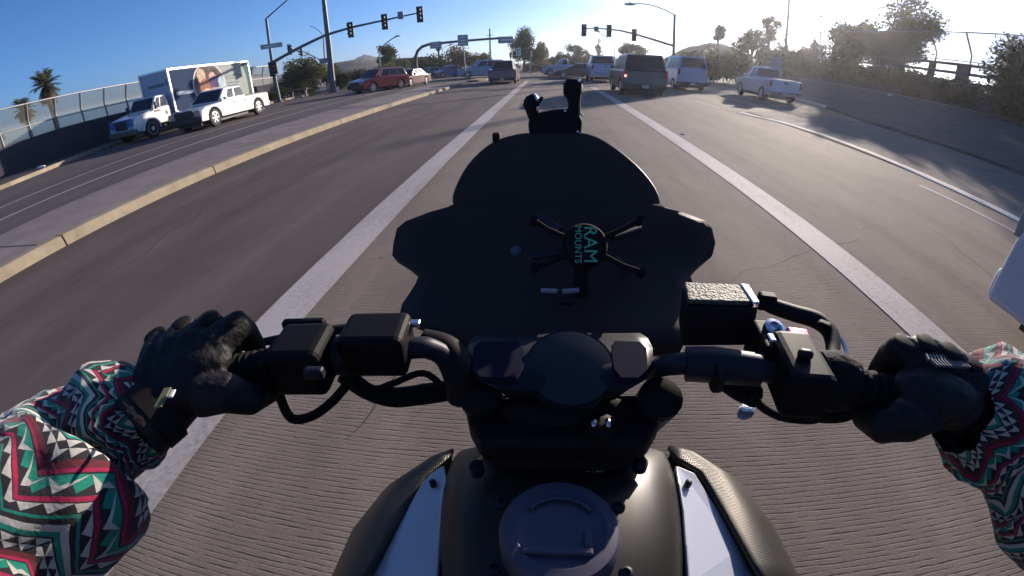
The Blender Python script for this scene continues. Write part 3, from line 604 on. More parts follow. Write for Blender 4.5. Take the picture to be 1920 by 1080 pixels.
# right side poles and box sign
t = thing('utility_pole', 'thin tall pole rising out of the picture behind the right fence', 'pole', (37.126,68.598,0))
mk('shaft', MB().tube([(0, 0, 0), tuple(Vector((36.567,68.897,6.852))-t.location), tuple(Vector((36.383,68.995,12.85))-t.location), tuple(Vector((36.251,69.064,16.019))-t.location)], [.25, .21, .18, .16], 8), M_pole, t, smooth=True)
street_lamp('single flat lamp head on a pale pole against the bright sky', (31.998,50.755,2.091), [(31.294,51.193,8.667)], .07, yaw=1.0)
t = thing('utility_cabinet', 'pale blank box sign standing on the slope behind the white pickup', 'sign', (14.153,27.581,1.959))
mk('post', MB().box((0, 0, -.8), (.12, .12, 1.4)), M_pole, t); mk('panel', MB().box((0, 0, .15), (.75, .12, .9), Matrix.Rotation(-.4, 3, 'Z')), mat('box_beige', (.42, .37, .27), .7), t, bevel=.01)
# litter
for (a, b, w, lab) in ((-20.234, 11.525, .26, 'white crumpled litter on the kerb at far left'), (1.012, 1.471, .045, 'tiny white scrap of litter on the road by the right cable'), (17.183, 20.530, .16, 'small white litter speck on the right slope'), (3.065, 9.875, .07, 'white speck of litter right of the wide right line')):
    q = random.Random(int(w*1000)); mb = MB(); mb.ell((0, 0, 0), (w, w*.6, w*.22), nu=6, nv=4); mb.v = [(x_*(1+q.uniform(-.3, .3)), y_*(1+q.uniform(-.3, .3)), z_) for x_, y_, z_ in mb.v]
    o = mk('litter', mb, M_white); o.location = (a, b, {.26: .2, .045: .008, .16: 1.3, .07: .012}[w]); tag(o, lab, 'litter')

# ================================================================ VEHICLES
M_glass = mat('car_glass', (0.010, 0.012, 0.015), 0.12, spec=0.4)
M_tyre = mat('tyre_rubber', (0.022, 0.021, 0.02), 0.85)
M_rim = mat('alloy_rim', (0.55, 0.55, 0.56), 0.3, metal=0.9)
M_trim = mat('black_trim', (0.02, 0.02, 0.021), 0.5)
M_chrome = mat('chrome', (0.65, 0.65, 0.67), 0.15, metal=1.0)
M_red = mat('tail_red', (0.30, 0.012, 0.015), 0.25)
M_brake = mat('brake_lit', (0.5, 0.02, 0.02), 0.3, emit=((1.0, 0.25, 0.2), 2.5))
M_head = mat('headlamp', (0.22, 0.23, 0.25), 0.1, spec=.8)
M_plate = mat('plate', (0.40, 0.38, 0.36), 0.5)
def paint(n, c, r=0.28): return mat(n, c, r, coat=0.6, spec=.5, nscale=1.5, namt=0.04)
def Q(A, B, C_, D, u0, u1, v0, v1, n, off):
    f = lambda u, v: (A*(1-u)+B*u)*(1-v) + (D*(1-u)+C_*u)*v
    return [f(u0, v0)+n*off, f(u1, v0)+n*off, f(u1, v1)+n*off, f(u0, v1)+n*off]
def wheel(t, x, y, r, w, rimm=None):
    s = 1 if x > 0 else -1; c = Vector((x-s*w, y, r)); n = 26
    o = mk('wheel', MB().lathe(c, (s, 0, 0), [(r*.62, 0), (r*.93, 0.0), (r, w*.15), (r, w*.85), (r*.94, w), (r*.64, w*1.0), (r*.6, w*.9)], n), M_tyre, t, smooth=True)
    mb = MB(); mb.lathe(c+Vector((s*w*.82, 0, 0)), (s, 0, 0), [(r*.60, 0), (r*.64, w*.16), (r*.60, w*.17), (r*.52, w*.06), (r*.5, 0.0)], n)
    for k in range(6):
        a = 2*PI*k/6; d = Vector((0, math.cos(a), math.sin(a))); e = Vector((0, -math.sin(a), math.cos(a))); p = c+Vector((s*w*.93, 0, 0))
        mb.prism([p+e*r*.07, p-e*r*.07, p+d*r*.55-e*r*.10, p+d*r*.55+e*r*.10], (s*w*.07, 0, 0))
    mb.lathe(c+Vector((s*w*.9, 0, 0)), (s, 0, 0), [(r*.16, 0), (r*.13, w*.14)], 12)
    mk('rim', mb, rimm or M_rim, o, smooth=True)
def vehicle(name, label, cat, loc, rz, L, Wd, outline, wys, wr, cab, pm, zs, gc=0.28, wins=((.04, .48), (.52, .96)), lights=True, roofm=None, brake=False, bed=None, rails=False, group=None, tailz=None, headz=None, soft=0.02):
    """local axes: +Y forward. outline: body top line from rear to front [(y,z)]; cab: (yrb, yrt, yft, yfb, zbelt, zroof, wb, wr)"""
    t = thing(name, label, cat, loc, rz, group); hw = Wd/2; ar = wr*1.16
    def prof(zlim):
        P = [(outline[0][0], gc)]
        for wy in sorted(wys):
            for k in range(9):
                a = PI-PI*k/8; zz = max(gc, wr+ar*math.sin(a)) if k not in (0, 8) else gc
                P.append((wy+ar*math.cos(a), zz))
        P.append((outline[-1][0], gc)); P += [(a, min(b, zlim)) for a, b in reversed(outline)]
        return P
    lo, hi = prof(zs), prof(9); rows = []
    for x_, p in ((-hw+.09, hi), (-hw, lo), (hw, lo), (hw-.09, hi)): rows.append([(x_, a, b) for a, b in p])
    # four layers laid outside-in: inner cap, outer skin
    mb = MB(); n = len(lo); vs = [v for r_ in rows for v in r_]
    fs = [(i*n+k, i*n+(k+1) % n, (i+1)*n+(k+1) % n, (i+1)*n+k) for i in range(3) for k in range(n)] if False else []
    top0 = len(lo)-len(outline)
    # side skins
    fs.append(tuple(range(n, 2*n))[::-1]); fs.append(tuple(range(2*n, 3*n)))
    for a_, b_ in ((0, n), (2*n, 3*n)):
        for k in range(n):
            k2 = (k+1) % n
            if b_ == n: fs.append((k, k2, n+k2, n+k))
            else: fs.append((2*n+k, 2*n+k2, 3*n+k2, 3*n+k))
    for k in range(n):
        k2 = (k+1) % n
        fs.append((k, k2, 3*n+k2, 3*n+k))
    mb.add(vs, fs)
    body = mk('body', mb, pm, t, smooth=True, bevel=soft)
    yrb, yrt, yft, yfb, zb, zr, wb, wt = cab
    B = [Vector((-wb, yrb, zb-.03)), Vector((wb, yrb, zb-.03)), Vector((wb, yfb, zb-.03)), Vector((-wb, yfb, zb-.03))]
    T = [Vector((-wt, yrt, zr)), Vector((wt, yrt, zr)), Vector((wt, yft, zr)), Vector((-wt, yft, zr))]
    mb = MB(); mb.add(B+T+[Vector((0, (yrt+yft)/2, zr+.03))], [(0, 1, 5, 4), (1, 2, 6, 5), (2, 3, 7, 6), (3, 0, 4, 7), (4, 5, 8), (5, 6, 8), (6, 7, 8), (7, 4, 8), (3, 2, 1, 0)])
    mk('cabin', mb, roofm or pm, t, smooth=True, bevel=0.045)
    def panel(nm, A, Bq, Cq, D, n_, u0, u1, v0, v1, m_=M_glass, off=.008, par=t):
        pl = Q(A, Bq, Cq, D, u0, u1, v0, v1, n_, off); return mk(nm, MB().prism(pl, tuple(-n_*.012)), m_, par, bevel=0.004)
    for s in (-1, 1):
        A, Bq, Cq, D = (B[0], B[3], T[3], T[0]) if s < 0 else (B[1], B[2], T[2], T[1])
        n_ = (Bq-A).cross(D-A).normalized(); n_ = n_ if n_.x*s > 0 else -n_
        for (u0, u1) in wins: panel('side_window', A, Bq, Cq, D, n_, u0, u1, .14, .88)
    n_ = (B[1]-B[0]).cross(T[0]-B[0]).normalized(); n_ = n_ if n_.y < 0 else -n_; panel('rear_window', B[0], B[1], T[1], T[0], n_, .07, .93, .16, .86)
    n_ = (B[2]-B[3]).cross(T[3]-B[3]).normalized(); n_ = n_ if n_.y > 0 else -n_; panel('windscreen', B[3], B[2], T[2], T[3], n_, .05, .95, .08, .92)
    for s in (-1, 1):
        for wy in wys: wheel(t, s*(hw-.01), wy, wr, .22)
    yr, yf = outline[0][0], outline[-1][0]; tz = tailz or (zs-.28, zs-.02); hz = headz or (zs-.38, zs-.2)
    for s in (-1, 1):
        xs = sorted((s*(hw-.015), s*(hw-.17)))
        tl = mk('tail_light', MB().b2((xs[0], yr-.02, tz[0]), (xs[1], yr+.12, tz[1])), M_red, t, bevel=.01)
        if brake and s < 0: mk('lit_bulb', MB().b2((xs[0]+.03, yr-.035, tz[0]+.02), (xs[1]-.02, yr-.02, tz[0]+.12)), M_brake, tl, bevel=.01)
        xs = sorted((s*(hw-.03), s*(hw-.40))); mk('headlight', MB().b2((xs[0], yf-.12, hz[0]), (xs[1], yf+.02, hz[1])), M_head, t, bevel=.015)
        if soft < .05: mk('wing_mirror', MB().box((s*(hw+.06), yfb-.35, zb+.08), (.2, .12, .15)), pm, t, bevel=.03)
    mk('front_bumper', MB().b2((-hw+.05, yf-.12, gc-.02), (hw-.05, yf+.07, gc+.25)), pm if soft > .05 else M_trim, t, bevel=.03 if soft < .05 else .08)
    mk('grille', MB().b2((-hw+.45, yf-.02, hz[0]-.03), (hw-.45, yf+.03, hz[1]+.05)), M_trim, t, bevel=.01)
    mk('rear_bumper', MB().b2((-hw+.02, yr-.09, gc), (hw-.02, yr+.1, gc+.22)), M_trim if name != 'pickup_truck' else M_chrome, t, bevel=.03)
    mk('licence_plate', MB().b2((-.16, yr-.115, gc+.06), (.16, yr-.10, gc+.2)), M_plate, t)
    for s in (-1, 1):
        for (u0, u1) in wins: yy = yrb+(yfb-yrb)*(u0+.06); mk('door_handle', MB().box((s*(hw+.012), yy, zs-.1), (.03, .18, .035)), M_chrome, t)
    if bed: 
        mk('bed_liner', MB().b2((-hw+.14, bed[0]+.1, bed[2]+.004), (hw-.14, bed[1]-.05, bed[2]+.02)), M_trim, t)
        mk('tailgate_handle', MB().b2((-.12, yr-.012, zs-.12), (.12, yr+.01, zs-.04)), M_trim, t)
    mk('underbody', MB().b2((-hw+.25, yr+.2, .2), (hw-.25, yf-.2, gc+.1)), M_trim, t)
    # door seams
    for s in (-1, 1):
        for (u0, u1) in wins[:2]:
            yy = yrb+(yfb-yrb)*(u1+.02); mk('door_seam', MB().b2((s*(hw+.001)-.002, yy-.006, gc+.12), (s*(hw+.001)+.002, yy+.006, zs-.01)), M_trim, t)
    return t

P_white = paint('paint_white', (0.80, 0.76, 0.70)); P_silver = paint('paint_silver', (0.36, 0.40, 0.50)); P_silverb = paint('paint_blue_silver', (0.34, 0.37, 0.47))
P_black = paint('paint_black', (0.008, 0.010, 0.012)); P_red = paint('paint_red', (0.16, 0.010, 0.02)); P_blue = paint('paint_blue', (0.03, 0.09, 0.28)); P_dk = paint('paint_dark_blue', (0.008, 0.01, 0.02))
P_maroon = paint('paint_maroon', (0.14, 0.010, 0.018)); P_tan = paint('paint_tan', (0.45, 0.36, 0.28)); P_green = paint('paint_sage', (0.22, 0.25, 0.20))

def pickup(label, loc, rz, pm, L=5.45, H=1.62, wr=.40, dbl=True, brake=False, Wd=1.95, name='pickup_truck'):
    zs = H*.62; k = L/5.45
    ol = [(-2.72*k, zs-.02), (-2.70*k, zs+.07), (-.75*k, zs+.08), (-.7*k, zs+.06), (1.0*k, zs+.05), (1.3*k, zs+.04), (2.35*k, zs-.06), (2.62*k, zs-.16), (2.70*k, zs-.4), (2.72*k, .5)]
    cabr = -.82*k if dbl else -.2*k
    return vehicle(name, label, 'pickup', loc, rz, L, Wd, ol, (-1.72*k, 1.78*k), wr, (cabr, cabr+.12, .55*k, 1.28*k, zs+.08, H, Wd/2-.07, Wd/2-.24), pm, zs,
                   gc=.38, wins=((.03, .40), (.46, .74)) if dbl else ((.08, .55),), bed=(-2.7*k, -.9*k, zs+.08), brake=brake, tailz=(zs-.32, zs+.02), headz=(zs-.36, zs-.14))
def suv(label, loc, rz, pm, L=5.0, H=1.85, wr=.38, Wd=2.0, brake=False, cat='suv', name='suv', roof=None, group=None, soft=.02, fw=1.5):
    zs = H*.60; k = L/5.0
    ol = [(-2.48*k, zs-.1), (-2.45*k, zs+.03), (-2.3*k, zs+.05), (1.2*k, zs+.05), (2.05*k, zs-.05), (2.4*k, zs-.18), (2.48*k, zs-.4), (2.5*k, .5)]
    return vehicle(name, label, cat, loc, rz, L, Wd, ol, (-1.5*k, fw*k), wr, (-2.40*k, -2.12*k, .5*k, 1.3*k, zs+.06, H, Wd/2-.06, Wd/2-.22), pm, zs, gc=.32, wins=((.04, .27), (.30, .53), (.56, .80)), brake=brake, roofm=roof, tailz=(zs-.30, zs+.06), group=group, soft=soft)
def sedan(label, loc, rz, pm, L=4.7, H=1.42, wr=.32, Wd=1.82, brake=False, cat='car', name='sedan_car', roof=None, soft=.02, fw=1.42, nar=0):
    zs = H*.62; k = L/4.7
    ol = [(-2.3*k, zs-.15), (-2.27*k, zs-.02), (-1.6*k, zs+.03), (1.0*k, zs+.02), (1.9*k, zs-.1), (2.25*k, zs-.25), (2.33*k, .45)]
    return vehicle(name, label, cat, loc, rz, L, Wd, ol, (-1.4*k, fw*k), wr, (-1.75*k, -.95*k, .35*k, 1.15*k, zs+.04, H, Wd/2-.07-nar, Wd/2-.26-nar), pm, zs, gc=.22, wins=((.12, .48), (.52, .84)), brake=brake, roofm=roof, soft=soft)
# left side oncoming
pickup('white four door pickup driving towards us in front of the box truck', (-15.98, 18.95, 0), PI+0.03, P_white, L=5.6, H=1.66, wr=.42, Wd=1.95)
suv('dark red crossover turning towards us beyond the median', (-12.6, 32.3, 0), PI-0.50, P_red, L=4.55, H=1.62, wr=.36, Wd=1.85, cat='car', name='crossover_car')
sedan('reddish brown car mostly hidden behind the dark red crossover', (-11.754,37.187,0), PI-0.2, paint('paint_brown_red', (0.16, .05, .035)), H=1.4)
sedan('small pale car parked beyond the arch foot', (-15.497,57.964,0), PI-.7, P_green, L=4.2, H=1.35)
sedan('blue car waiting right of the small pale car', (-12.626,56.609,0), PI-.8, P_blue, L=4.6, H=1.45)
suv('long grey blue suv crossing behind the dark sedan', (-7.263,49.47,0), PI/2+.1, P_silverb, L=5.3, H=1.85)
sedan('maroon black sedan stopped ahead in the left lane', (-3.42, 35.3, 0), 0.0, P_maroon, L=4.7, H=1.66, Wd=2.05, wr=.36, nar=.12)
sedan('pale car far off just over the dark sedan roof', (-9.355,94.538,0), .6, P_white, H=1.5)
pickup('white pickup crossing behind the low dark sedan', (1.874,48.964,0), PI/2, P_silver, L=5.3, H=1.85, dbl=False)
sedan('low dark blue sedan crossing left in front of the white pickup', (2.863,43.907,0), PI/2-.05, P_dk, L=4.8, H=1.35)
pickup('silver white pickup stopped ahead left of the black suv', (4.35, 38.0, 0), 0.0, P_silver, L=5.6, H=2.05, Wd=2.2, wr=.42)
suv('large black suv stopped ahead with one brake light lit', (4.55, 23.85, 0), 0.0, P_black, L=5.1, H=1.93, Wd=2.12, wr=.40, brake=True)
suv('silver minivan stopped right of the black suv', (8.95, 30.4, 0), 0.0, P_silverb, L=4.9, H=2.12, Wd=2.02, wr=.36, cat='minivan', name='minivan')
pickup('silver white pickup with extended cab at the right kerb', (13.0, 26.2, 0), -0.06, P_silver, L=5.4, H=1.85, Wd=1.95, wr=.40, dbl=False)

# car at the right edge of the picture
suv('pale silver suv drawing alongside at the right edge of the picture', (4.0, -0.44, 0), 0.0, paint('paint_pale_blue', (0.42, 0.46, 0.52)), L=5.0, H=1.95, Wd=1.9, wr=.36, soft=.10, fw=1.62)

# ---------------------------------------------------------------- box truck
def box_truck():
    t = thing('box_truck', 'white box truck with a round picture on its side behind the white pickup', 'box truck', (-19.5, 17.17, 0), PI+0.01)
    t.scale = (0.90, 1, 0.955)
    # local: +Y forward (towards us), +X to the left of the picture => near side is -X ... far side +X
    hw = 1.13
    P = P_white; bx = mk('cargo_box', MB().b2((-hw, -8.000, .95), (hw, -1.150, 3.22)), mat('box_white', (.50, .52, .56), .7, spec=.15), t, bevel=.02)
    M_al = mat('aluminium', (.75, .75, .76), .35, metal=.6)
    fr = MB()
    for s in (-1, 1):
        for yy in (-8.000, -1.150): fr.b2((s*hw-.05, yy-.05, .93), (s*hw+.05, yy+.05, 3.26))
        fr.b2((s*hw-.045, -8.000, 3.17), (s*hw+.045, -1.150, 3.26)); fr.b2((s*hw-.045, -8.000, .92), (s*hw+.045, -1.150, 1.0))
    fr.b2((-hw, -1.200, 3.17), (hw, -1.100, 3.26)); fr.b2((-hw, -8.050, 3.17), (hw, -7.950, 3.26)); mk('edge_rail', fr, M_al, t)
    # side graphics on both sides, thin print
    for s in (-1, 1):
        X = s*(hw+.008); d = (s*.004, 0, 0)
        def rect(n, y0, y1, z0, z1, m, k=0): return mk(n, MB().prism([(X+s*.005*k, y0, z0), (X+s*.005*k, y1, z0), (X+s*.005*k, y1, z1), (X+s*.005*k, y0, z1)], d), m, bx)
        def disc(n, cy, cz, ry, rz_, m, k, a0=0, n_=36):
            return mk(n, MB().prism([(X+s*.005*k, cy+ry*math.cos(2*PI*i/n_+a0), min(3.15, max(1.02, cz+rz_*math.sin(2*PI*i/n_+a0)))) for i in range(n_)], d), m, bx)
        rect('side_panel', -3.500, -1.220, 1.02, 3.14, mat('print_slate', (.040, .058, .105), .9, spec=.05), 0)
        rect('side_panel', -7.900, -3.500, 1.02, 3.14, mat('print_cream', (.36, .39, .35), .9, spec=.05), 0)
        mk('corner_print', MB().prism([(X+s*.005, -7.880, 3.13), (X+s*.005, -7.300, 3.13), (X+s*.005, -7.600, 2.5), (X+s*.005, -7.650, 1.9), (X+s*.005, -7.600, 1.03), (X+s*.005, -7.880, 1.03)], d), mat('print_green', (.10, .17, .14), .9, spec=.05), bx)
        disc('picture_ring', -4.150, 2.05, 1.36, 1.30, mat('print_white', (.75, .76, .76), .9, spec=.05), 1)
        disc('picture', -4.150, 2.05, 1.29, 1.23, mat('print_brown', (.17, .13, .12), .9, spec=.05, nscale=1.6, namt=.5), 2)
        for (cy, cz, a, b, c_) in ((-3.550, 2.62, .34, .42, (.58, .44, .30)), (-3.750, 2.05, .45, .40, (.34, .17, .11)), (-4.450, 2.55, .28, .24, (.62, .40, .32)), (-4.600, 2.2, .50, .34, (.12, .09, .16)), (-5.150, 2.1, .28, .42, (.42, .55, .56)), (-3.800, 1.45, .55, .45, (.66, .48, .36)), (-4.550, 1.50, .6, .42, (.62, .40, .38)), (-4.350, 2.15, .20, .16, (.50, .22, .25))):
            mat('pic%g' % (cy*100+cz), c_, .9, spec=.05, nscale=4, namt=.3); disc('picture_shape', cy, cz, a, b, MATS['pic%g' % (cy*100+cz)], 3+abs(cy)*.1)
        rect('logo_bar', -2.850, -1.450, 1.80, 1.98, mat('print_pale', (.50, .55, .62), .9, spec=.05), 2); rect('logo_bar', -2.950, -2.820, 1.72, 2.08, MATS['print_pale'], 2)
        rect('text_line', -7.200, -5.650, 2.26, 2.46, mat('print_grey', (.22, .24, .25), .9, spec=.05), 1); rect('text_line', -7.120, -5.720, 2.31, 2.41, MATS['print_cream'], 2)
        for k in range(3): rect('text_line', -6.800+.1*k, -5.700, 1.98-.17*k, 2.05-.17*k, MATS['print_grey'], 1)
    fx = MB().b2((.25, -1.140, 2.45), (.95, -1.135, 2.62)); mk('front_text', MB().b2((-.75, -1.145, 2.42), (.6, -1.135, 2.58)), MATS['print_grey'], bx); mk('front_text', MB().b2((-.98, -1.145, 2.4), (-.86, -1.135, 2.75)), MATS['print_grey'], bx)
    # cab
    cw = 1.0
    ol = [(-.95, 1.42), (.22, 1.40), (1.35, 1.20), (1.55, .95), (1.6, .75), (1.6, .5)]
    mb = MB(); body = [(-1.25, .55), (-.55, .55), (-.5, .75), (.22, .75)]
    arch = [(.62+.52*math.cos(PI-PI*k/8), .45+.52*math.sin(PI*k/8)) for k in range(9)]
    P_ = [(-.95, .62), (.05, .62)]+arch+[(1.55, .5)]+list(reversed(ol[:-1]))
    mb.prism([(-cw, a, b) for a, b in P_], (2*cw, 0, 0)); mk('cab_body', mb, P, t, smooth=True, bevel=.05)
    for s in (-1, 1):
        f = MB(); o_ = [(.62+.60*math.cos(PI-PI*k/10), .45+.60*math.sin(PI*k/10)) for k in range(11)]; i_ = [(.62+.50*math.cos(PI-PI*k/10), .45+.50*math.sin(PI*k/10)) for k in range(11)]
        f.prism([(s*(cw-.05), a, b) for a, b in o_]+[(s*(cw-.05), a, b) for a, b in reversed(i_)], (s*.22, 0, 0)); mk('fender', f, P, t, bevel=.02)
        mk('hood_vent', MB().box((s*(cw+.005), -.02, 1.26), (.02, .36, .07)), M_trim, t)
        w = mk('wheel', MB().lathe((s*(cw-.1), .62, .47), (s, 0, 0), [(.30, 0), (.44, 0), (.47, .05), (.47, .2), (.44, .25), (.3, .25)], 28), M_tyre, t, smooth=True)
        mk('rim', MB().lathe((s*(cw-.1), .62, .47), (s, 0, 0), [(.29, .1), (.30, .26), (.26, .24), (.2, .14), (.12, .16), (.11, .26), (.05, .27)], 24), mat('rim_white', (.72, .71, .68), .4), w, smooth=True)
        for yy in (-6.2,):
            w = mk('wheel', MB().lathe((s*(cw-.3), yy, .47), (s, 0, 0), [(.30, 0), (.44, 0), (.47, .05), (.47, .42), (.44, .47), (.3, .47)], 28), M_tyre, t, smooth=True)
            mk('rim', MB().lathe((s*(cw-.3), yy, .47), (s, 0, 0), [(.28, .35), (.3, .47), (.2, .40), (.08, .42)], 20), MATS['rim_white'], w, smooth=True)
        mk('fuel_tank', MB().lathe((s*(cw-.15), -1.5, .62), (0, 1, 0), [(.2, 0), (.25, .04), (.25, .82), (.2, .86)], 18), M_chrome, t, smooth=True)
        mk('headlight', MB().box((s*.72, 1.50, .88), (.34, .18, .2)), M_head, t, bevel=.03)
    B = [Vector((-cw+.03, -.95, 1.38)), Vector((cw-.03, -.95, 1.38)), Vector((cw-.03, .25, 1.38)), Vector((-cw+.03, .25, 1.38))]
    T = [Vector((-cw+.12, -.9, 2.02)), Vector((cw-.12, -.9, 2.02)), Vector((cw-.12, -.18, 2.0)), Vector((-cw+.12, -.18, 2.0))]
    mb = MB(); mb.add(B+T, [(0, 1, 5, 4), (1, 2, 6, 5), (2, 3, 7, 6), (3, 0, 4, 7), (4, 5, 6, 7), (3, 2, 1, 0)]); mk('cab_roof', mb, P, t, smooth=True, bevel=.07)
    for s in (-1, 1):
        A, Bq, Cq, D = (B[0], B[3], T[3], T[0]) if s < 0 else (B[1], B[2], T[2], T[1]); n_ = (Bq-A).cross(D-A).normalized(); n_ = n_ if n_.x*s > 0 else -n_
        for u0, u1 in ((.14, .52), (.58, .86)): mk('side_window', MB().prism(Q(A, Bq, Cq, D, u0, u1, .08, .86, n_, .008), tuple(-n_*.01)), M_glass, t)
        mk('wing_mirror', MB().box((s*(cw+.14), .12, 1.55), (.12, .1, .36)), M_trim, t, bevel=.02)
    n_ = (B[2]-B[3]).cross(T[3]-B[3]).normalized(); n_ = n_ if n_.y > 0 else -n_
    mk('windscreen', MB().prism(Q(B[3], B[2], T[2], T[3], .05, .95, .06, .92, n_, .008), tuple(-n_*.01)), M_glass, t)
    mk('nose_panel', MB().box((0, 1.575, .93), (1.86, .04, .50)), paint('paint_bright_blue', (.06, .19, .50)), t, bevel=.015)
    mk('grille', MB().box((0, 1.600, .92), (.95, .05, .42)), M_trim, t, bevel=.02); mk('front_bumper', MB().box((0, 1.62, .52), (2.15, .22, .26)), M_pole, t, bevel=.03)
    mk('chassis', MB().b2((-.45, -7.9, .55), (.45, 1.2, .93)), M_trim, t)
    mk('side_guard', MB().b2((-hw+.05, -7.8, .72), (hw-.05, -2.0, .93)), M_trim, t)
    for s in (-1, 1): mk('door_emblem', MB().box((s*(cw+.006), -.62, 1.08), (.01, .12, .18)), M_trim, t)
    return t
box_truck()

# ================================================================ MOTORCYCLE
B_shell = mat('fairing_black', (0.052, 0.031, 0.024), 0.55, spec=.12, nscale=6, namt=.12)
B_matte = mat('bike_black', (0.017, 0.012, 0.012), 0.65, spec=.14, nscale=8, namt=.2)
B_gloss = mat('bike_gloss_black', (0.020, 0.014, 0.013), 0.5, spec=.15)
B_rub = mat('bike_rubber', (0.010, 0.009, 0.009), 0.85, spec=.2, bump=.3, bscale=120)
B_alu = mat('bike_dark_alloy', (0.020, 0.020, 0.028), 0.5, metal=.3, spec=.3)
B_chr = mat('bike_bright_metal', (0.7, 0.68, 0.72), 0.2, metal=1)
B_grey = mat('tank_cap_grey', (0.095, 0.088, 0.120), 0.5, metal=.2, spec=.3)
B_blue = mat('panel_white', (0.46, 0.48, 0.54), 0.3, coat=.5)
B_mag = mat('anodised_magenta', (0.25, 0.02, 0.07), 0.3, metal=.6)
def carbon():
    m = bpy.data.materials.new('textured_side_cover'); m.use_nodes = True; t = m.node_tree; b = t.nodes['Principled BSDF']; X = NX(t)
    tc = t.nodes.new('ShaderNodeTexCoord').outputs['Object']; sp = t.nodes.new('ShaderNodeSeparateXYZ'); t.links.new(tc, sp.inputs[0])
    a = X.m('SINE', X.m('MULTIPLY', X.m('ADD', sp.outputs[0], sp.outputs[1]), 2*PI/0.005)); c = X.m('SINE', X.m('MULTIPLY', X.m('SUBTRACT', sp.outputs[0], sp.outputs[1]), 2*PI/0.005))
    h = X.m('MULTIPLY', a, c); bp = t.nodes.new('ShaderNodeBump'); bp.inputs['Strength'].default_value = .35; bp.inputs['Distance'].default_value = .001
    t.links.new(h, bp.inputs['Height']); t.links.new(bp.outputs[0], b.inputs['Normal']); b.inputs['Base Color'].default_value = (0.05, 0.045, 0.035, 1); b.inputs['Metallic'].default_value = .5; b.inputs['Roughness'].default_value = .36
    return m
B_tex = carbon()
bike = thing('motorcycle', 'black naked motorcycle with white tank panels ridden from the viewpoint', 'motorcycle', (0.03, 0.3, 0))
bl = bike.location
def rl(pts): return [tuple(Vector(p)-bl) for p in pts]
def r1(p): return Vector(p)-bl

# windscreen: rows of left / right edge points, curved forward in the middle
def shell(name, rowsLR, depths, bulge, m, n=14, solid=0.006, par=bike, up=0.0, **k):
    rows = []
    for (L_, R_), dm in zip(rowsLR, depths):
        L_, R_ = Vector(L_), Vector(R_); row = []
        for i in range(n+1):
            u = i/n; p = L_.lerp(R_, u); w = 1-(2*u-1)**2; row.append(tuple(p+Vector((0, bulge*w*dm, up*w))-bl))
        rows.append(row)
    return mk(name, MB().grid(rows), m, par, smooth=True, solid=solid, fix=False, **k)
ws = [[(-0.05,0.93,1.351),(0.072,0.93,1.352)],[(-0.089,0.92,1.346),(0.101,0.92,1.347)],[(-0.12,0.905,1.338),(0.122,0.905,1.339)],[(-0.143,0.885,1.323),(0.148,0.885,1.324)],[(-0.168,0.86,1.301),(0.18,0.86,1.303)],[(-0.184,0.835,1.274),(0.208,0.835,1.277)],[(-0.194,0.81,1.248),(0.223,0.81,1.252)],[(-0.19,0.795,1.234),(0.221,0.795,1.239)],[(-0.177,0.78,1.224),(0.209,0.78,1.229)],[(-0.15,0.75,1.202),(0.18,0.75,1.207)]]
shell('windscreen', ws, [.35, .45, .6, .75, .9, 1, 1, 1, 1, 1], 0.0, B_shell, sub=1)
mk('screen_clip', MB().box(r1((-0.11,0.91,1.344)), (.016, .02, .03)), B_matte, bike, bevel=.003)
# cowl with angular wings
cw = [[(-0.185,0.79,1.234),(0.217,0.79,1.239)],[(-0.195,0.785,1.229),(0.225,0.785,1.234)],[(-0.233,0.775,1.221),(0.259,0.775,1.227)],[(-0.276,0.76,1.21),(0.299,0.76,1.218)],[(-0.292,0.75,1.2),(0.311,0.75,1.209)],[(-0.296,0.73,1.177),(0.315,0.73,1.187)],[(-0.295,0.71,1.158),(0.306,0.71,1.169)],[(-0.285,0.7,1.154),(0.293,0.7,1.165)],[(-0.254,0.68,1.147),(0.27,0.68,1.157)],[(-0.23,0.66,1.14),(0.252,0.66,1.15)],[(-0.232,0.64,1.133),(0.253,0.64,1.144)],[(-0.238,0.615,1.125),(0.247,0.615,1.137)],[(-0.244,0.59,1.119),(0.243,0.59,1.131)],[(-0.242,0.565,1.113),(0.234,0.565,1.126)],[(-0.2,0.54,1.111),(0.225,0.54,1.123)],[(-0.145,0.52,1.107),(0.214,0.52,1.117)],[(-0.141,0.5,1.094),(0.199,0.5,1.104)]]
shell('front_cowl', cw, [1]*17, 0.0, B_shell, solid=.012)
# recessed inner instrument hood with crossing spokes showing faintly
for a, b in [[(-0.014,0.7,1.248),(0.022,0.66,1.237)],[(0.11,0.66,1.226),(0.163,0.7,1.228)],[(-0.024,0.66,1.187),(0.021,0.65,1.201)],[(0.112,0.65,1.193),(0.16,0.68,1.154)]]:
    mk('cowl_stay', MB().tube(rl([a, b]), .006, 8), B_alu, bike, smooth=True)
for a, b in [[(-0.008,0.58,1.177),(0.016,0.57,1.176)],[(0.025,0.57,1.176),(0.049,0.58,1.179)]]:
    d = (Vector(b)-Vector(a)); M = Matrix.Rotation(math.atan2(d.z, d.x)*-1, 3, 'Y'); mk('pilot_light', MB().box((r1(a)+r1(b))/2+Vector((0, -.012, 0)), (d.length, .006, .007), M), mat('light_strip', (.42, .40, .42), .4, metal=.3), bike, bevel=.002)
mk('trip_button', MB().lathe(r1((-0.052,0.64,1.208)), (0, -1, .6), [(.009, 0), (.008, .004), (.003, .006)], 14), B_grey, bike, smooth=True)
mk('pilot_badge', MB().ell(r1((0.031,0.56,1.158)), (.014, .003, .005)), B_alu, bike, smooth=True)

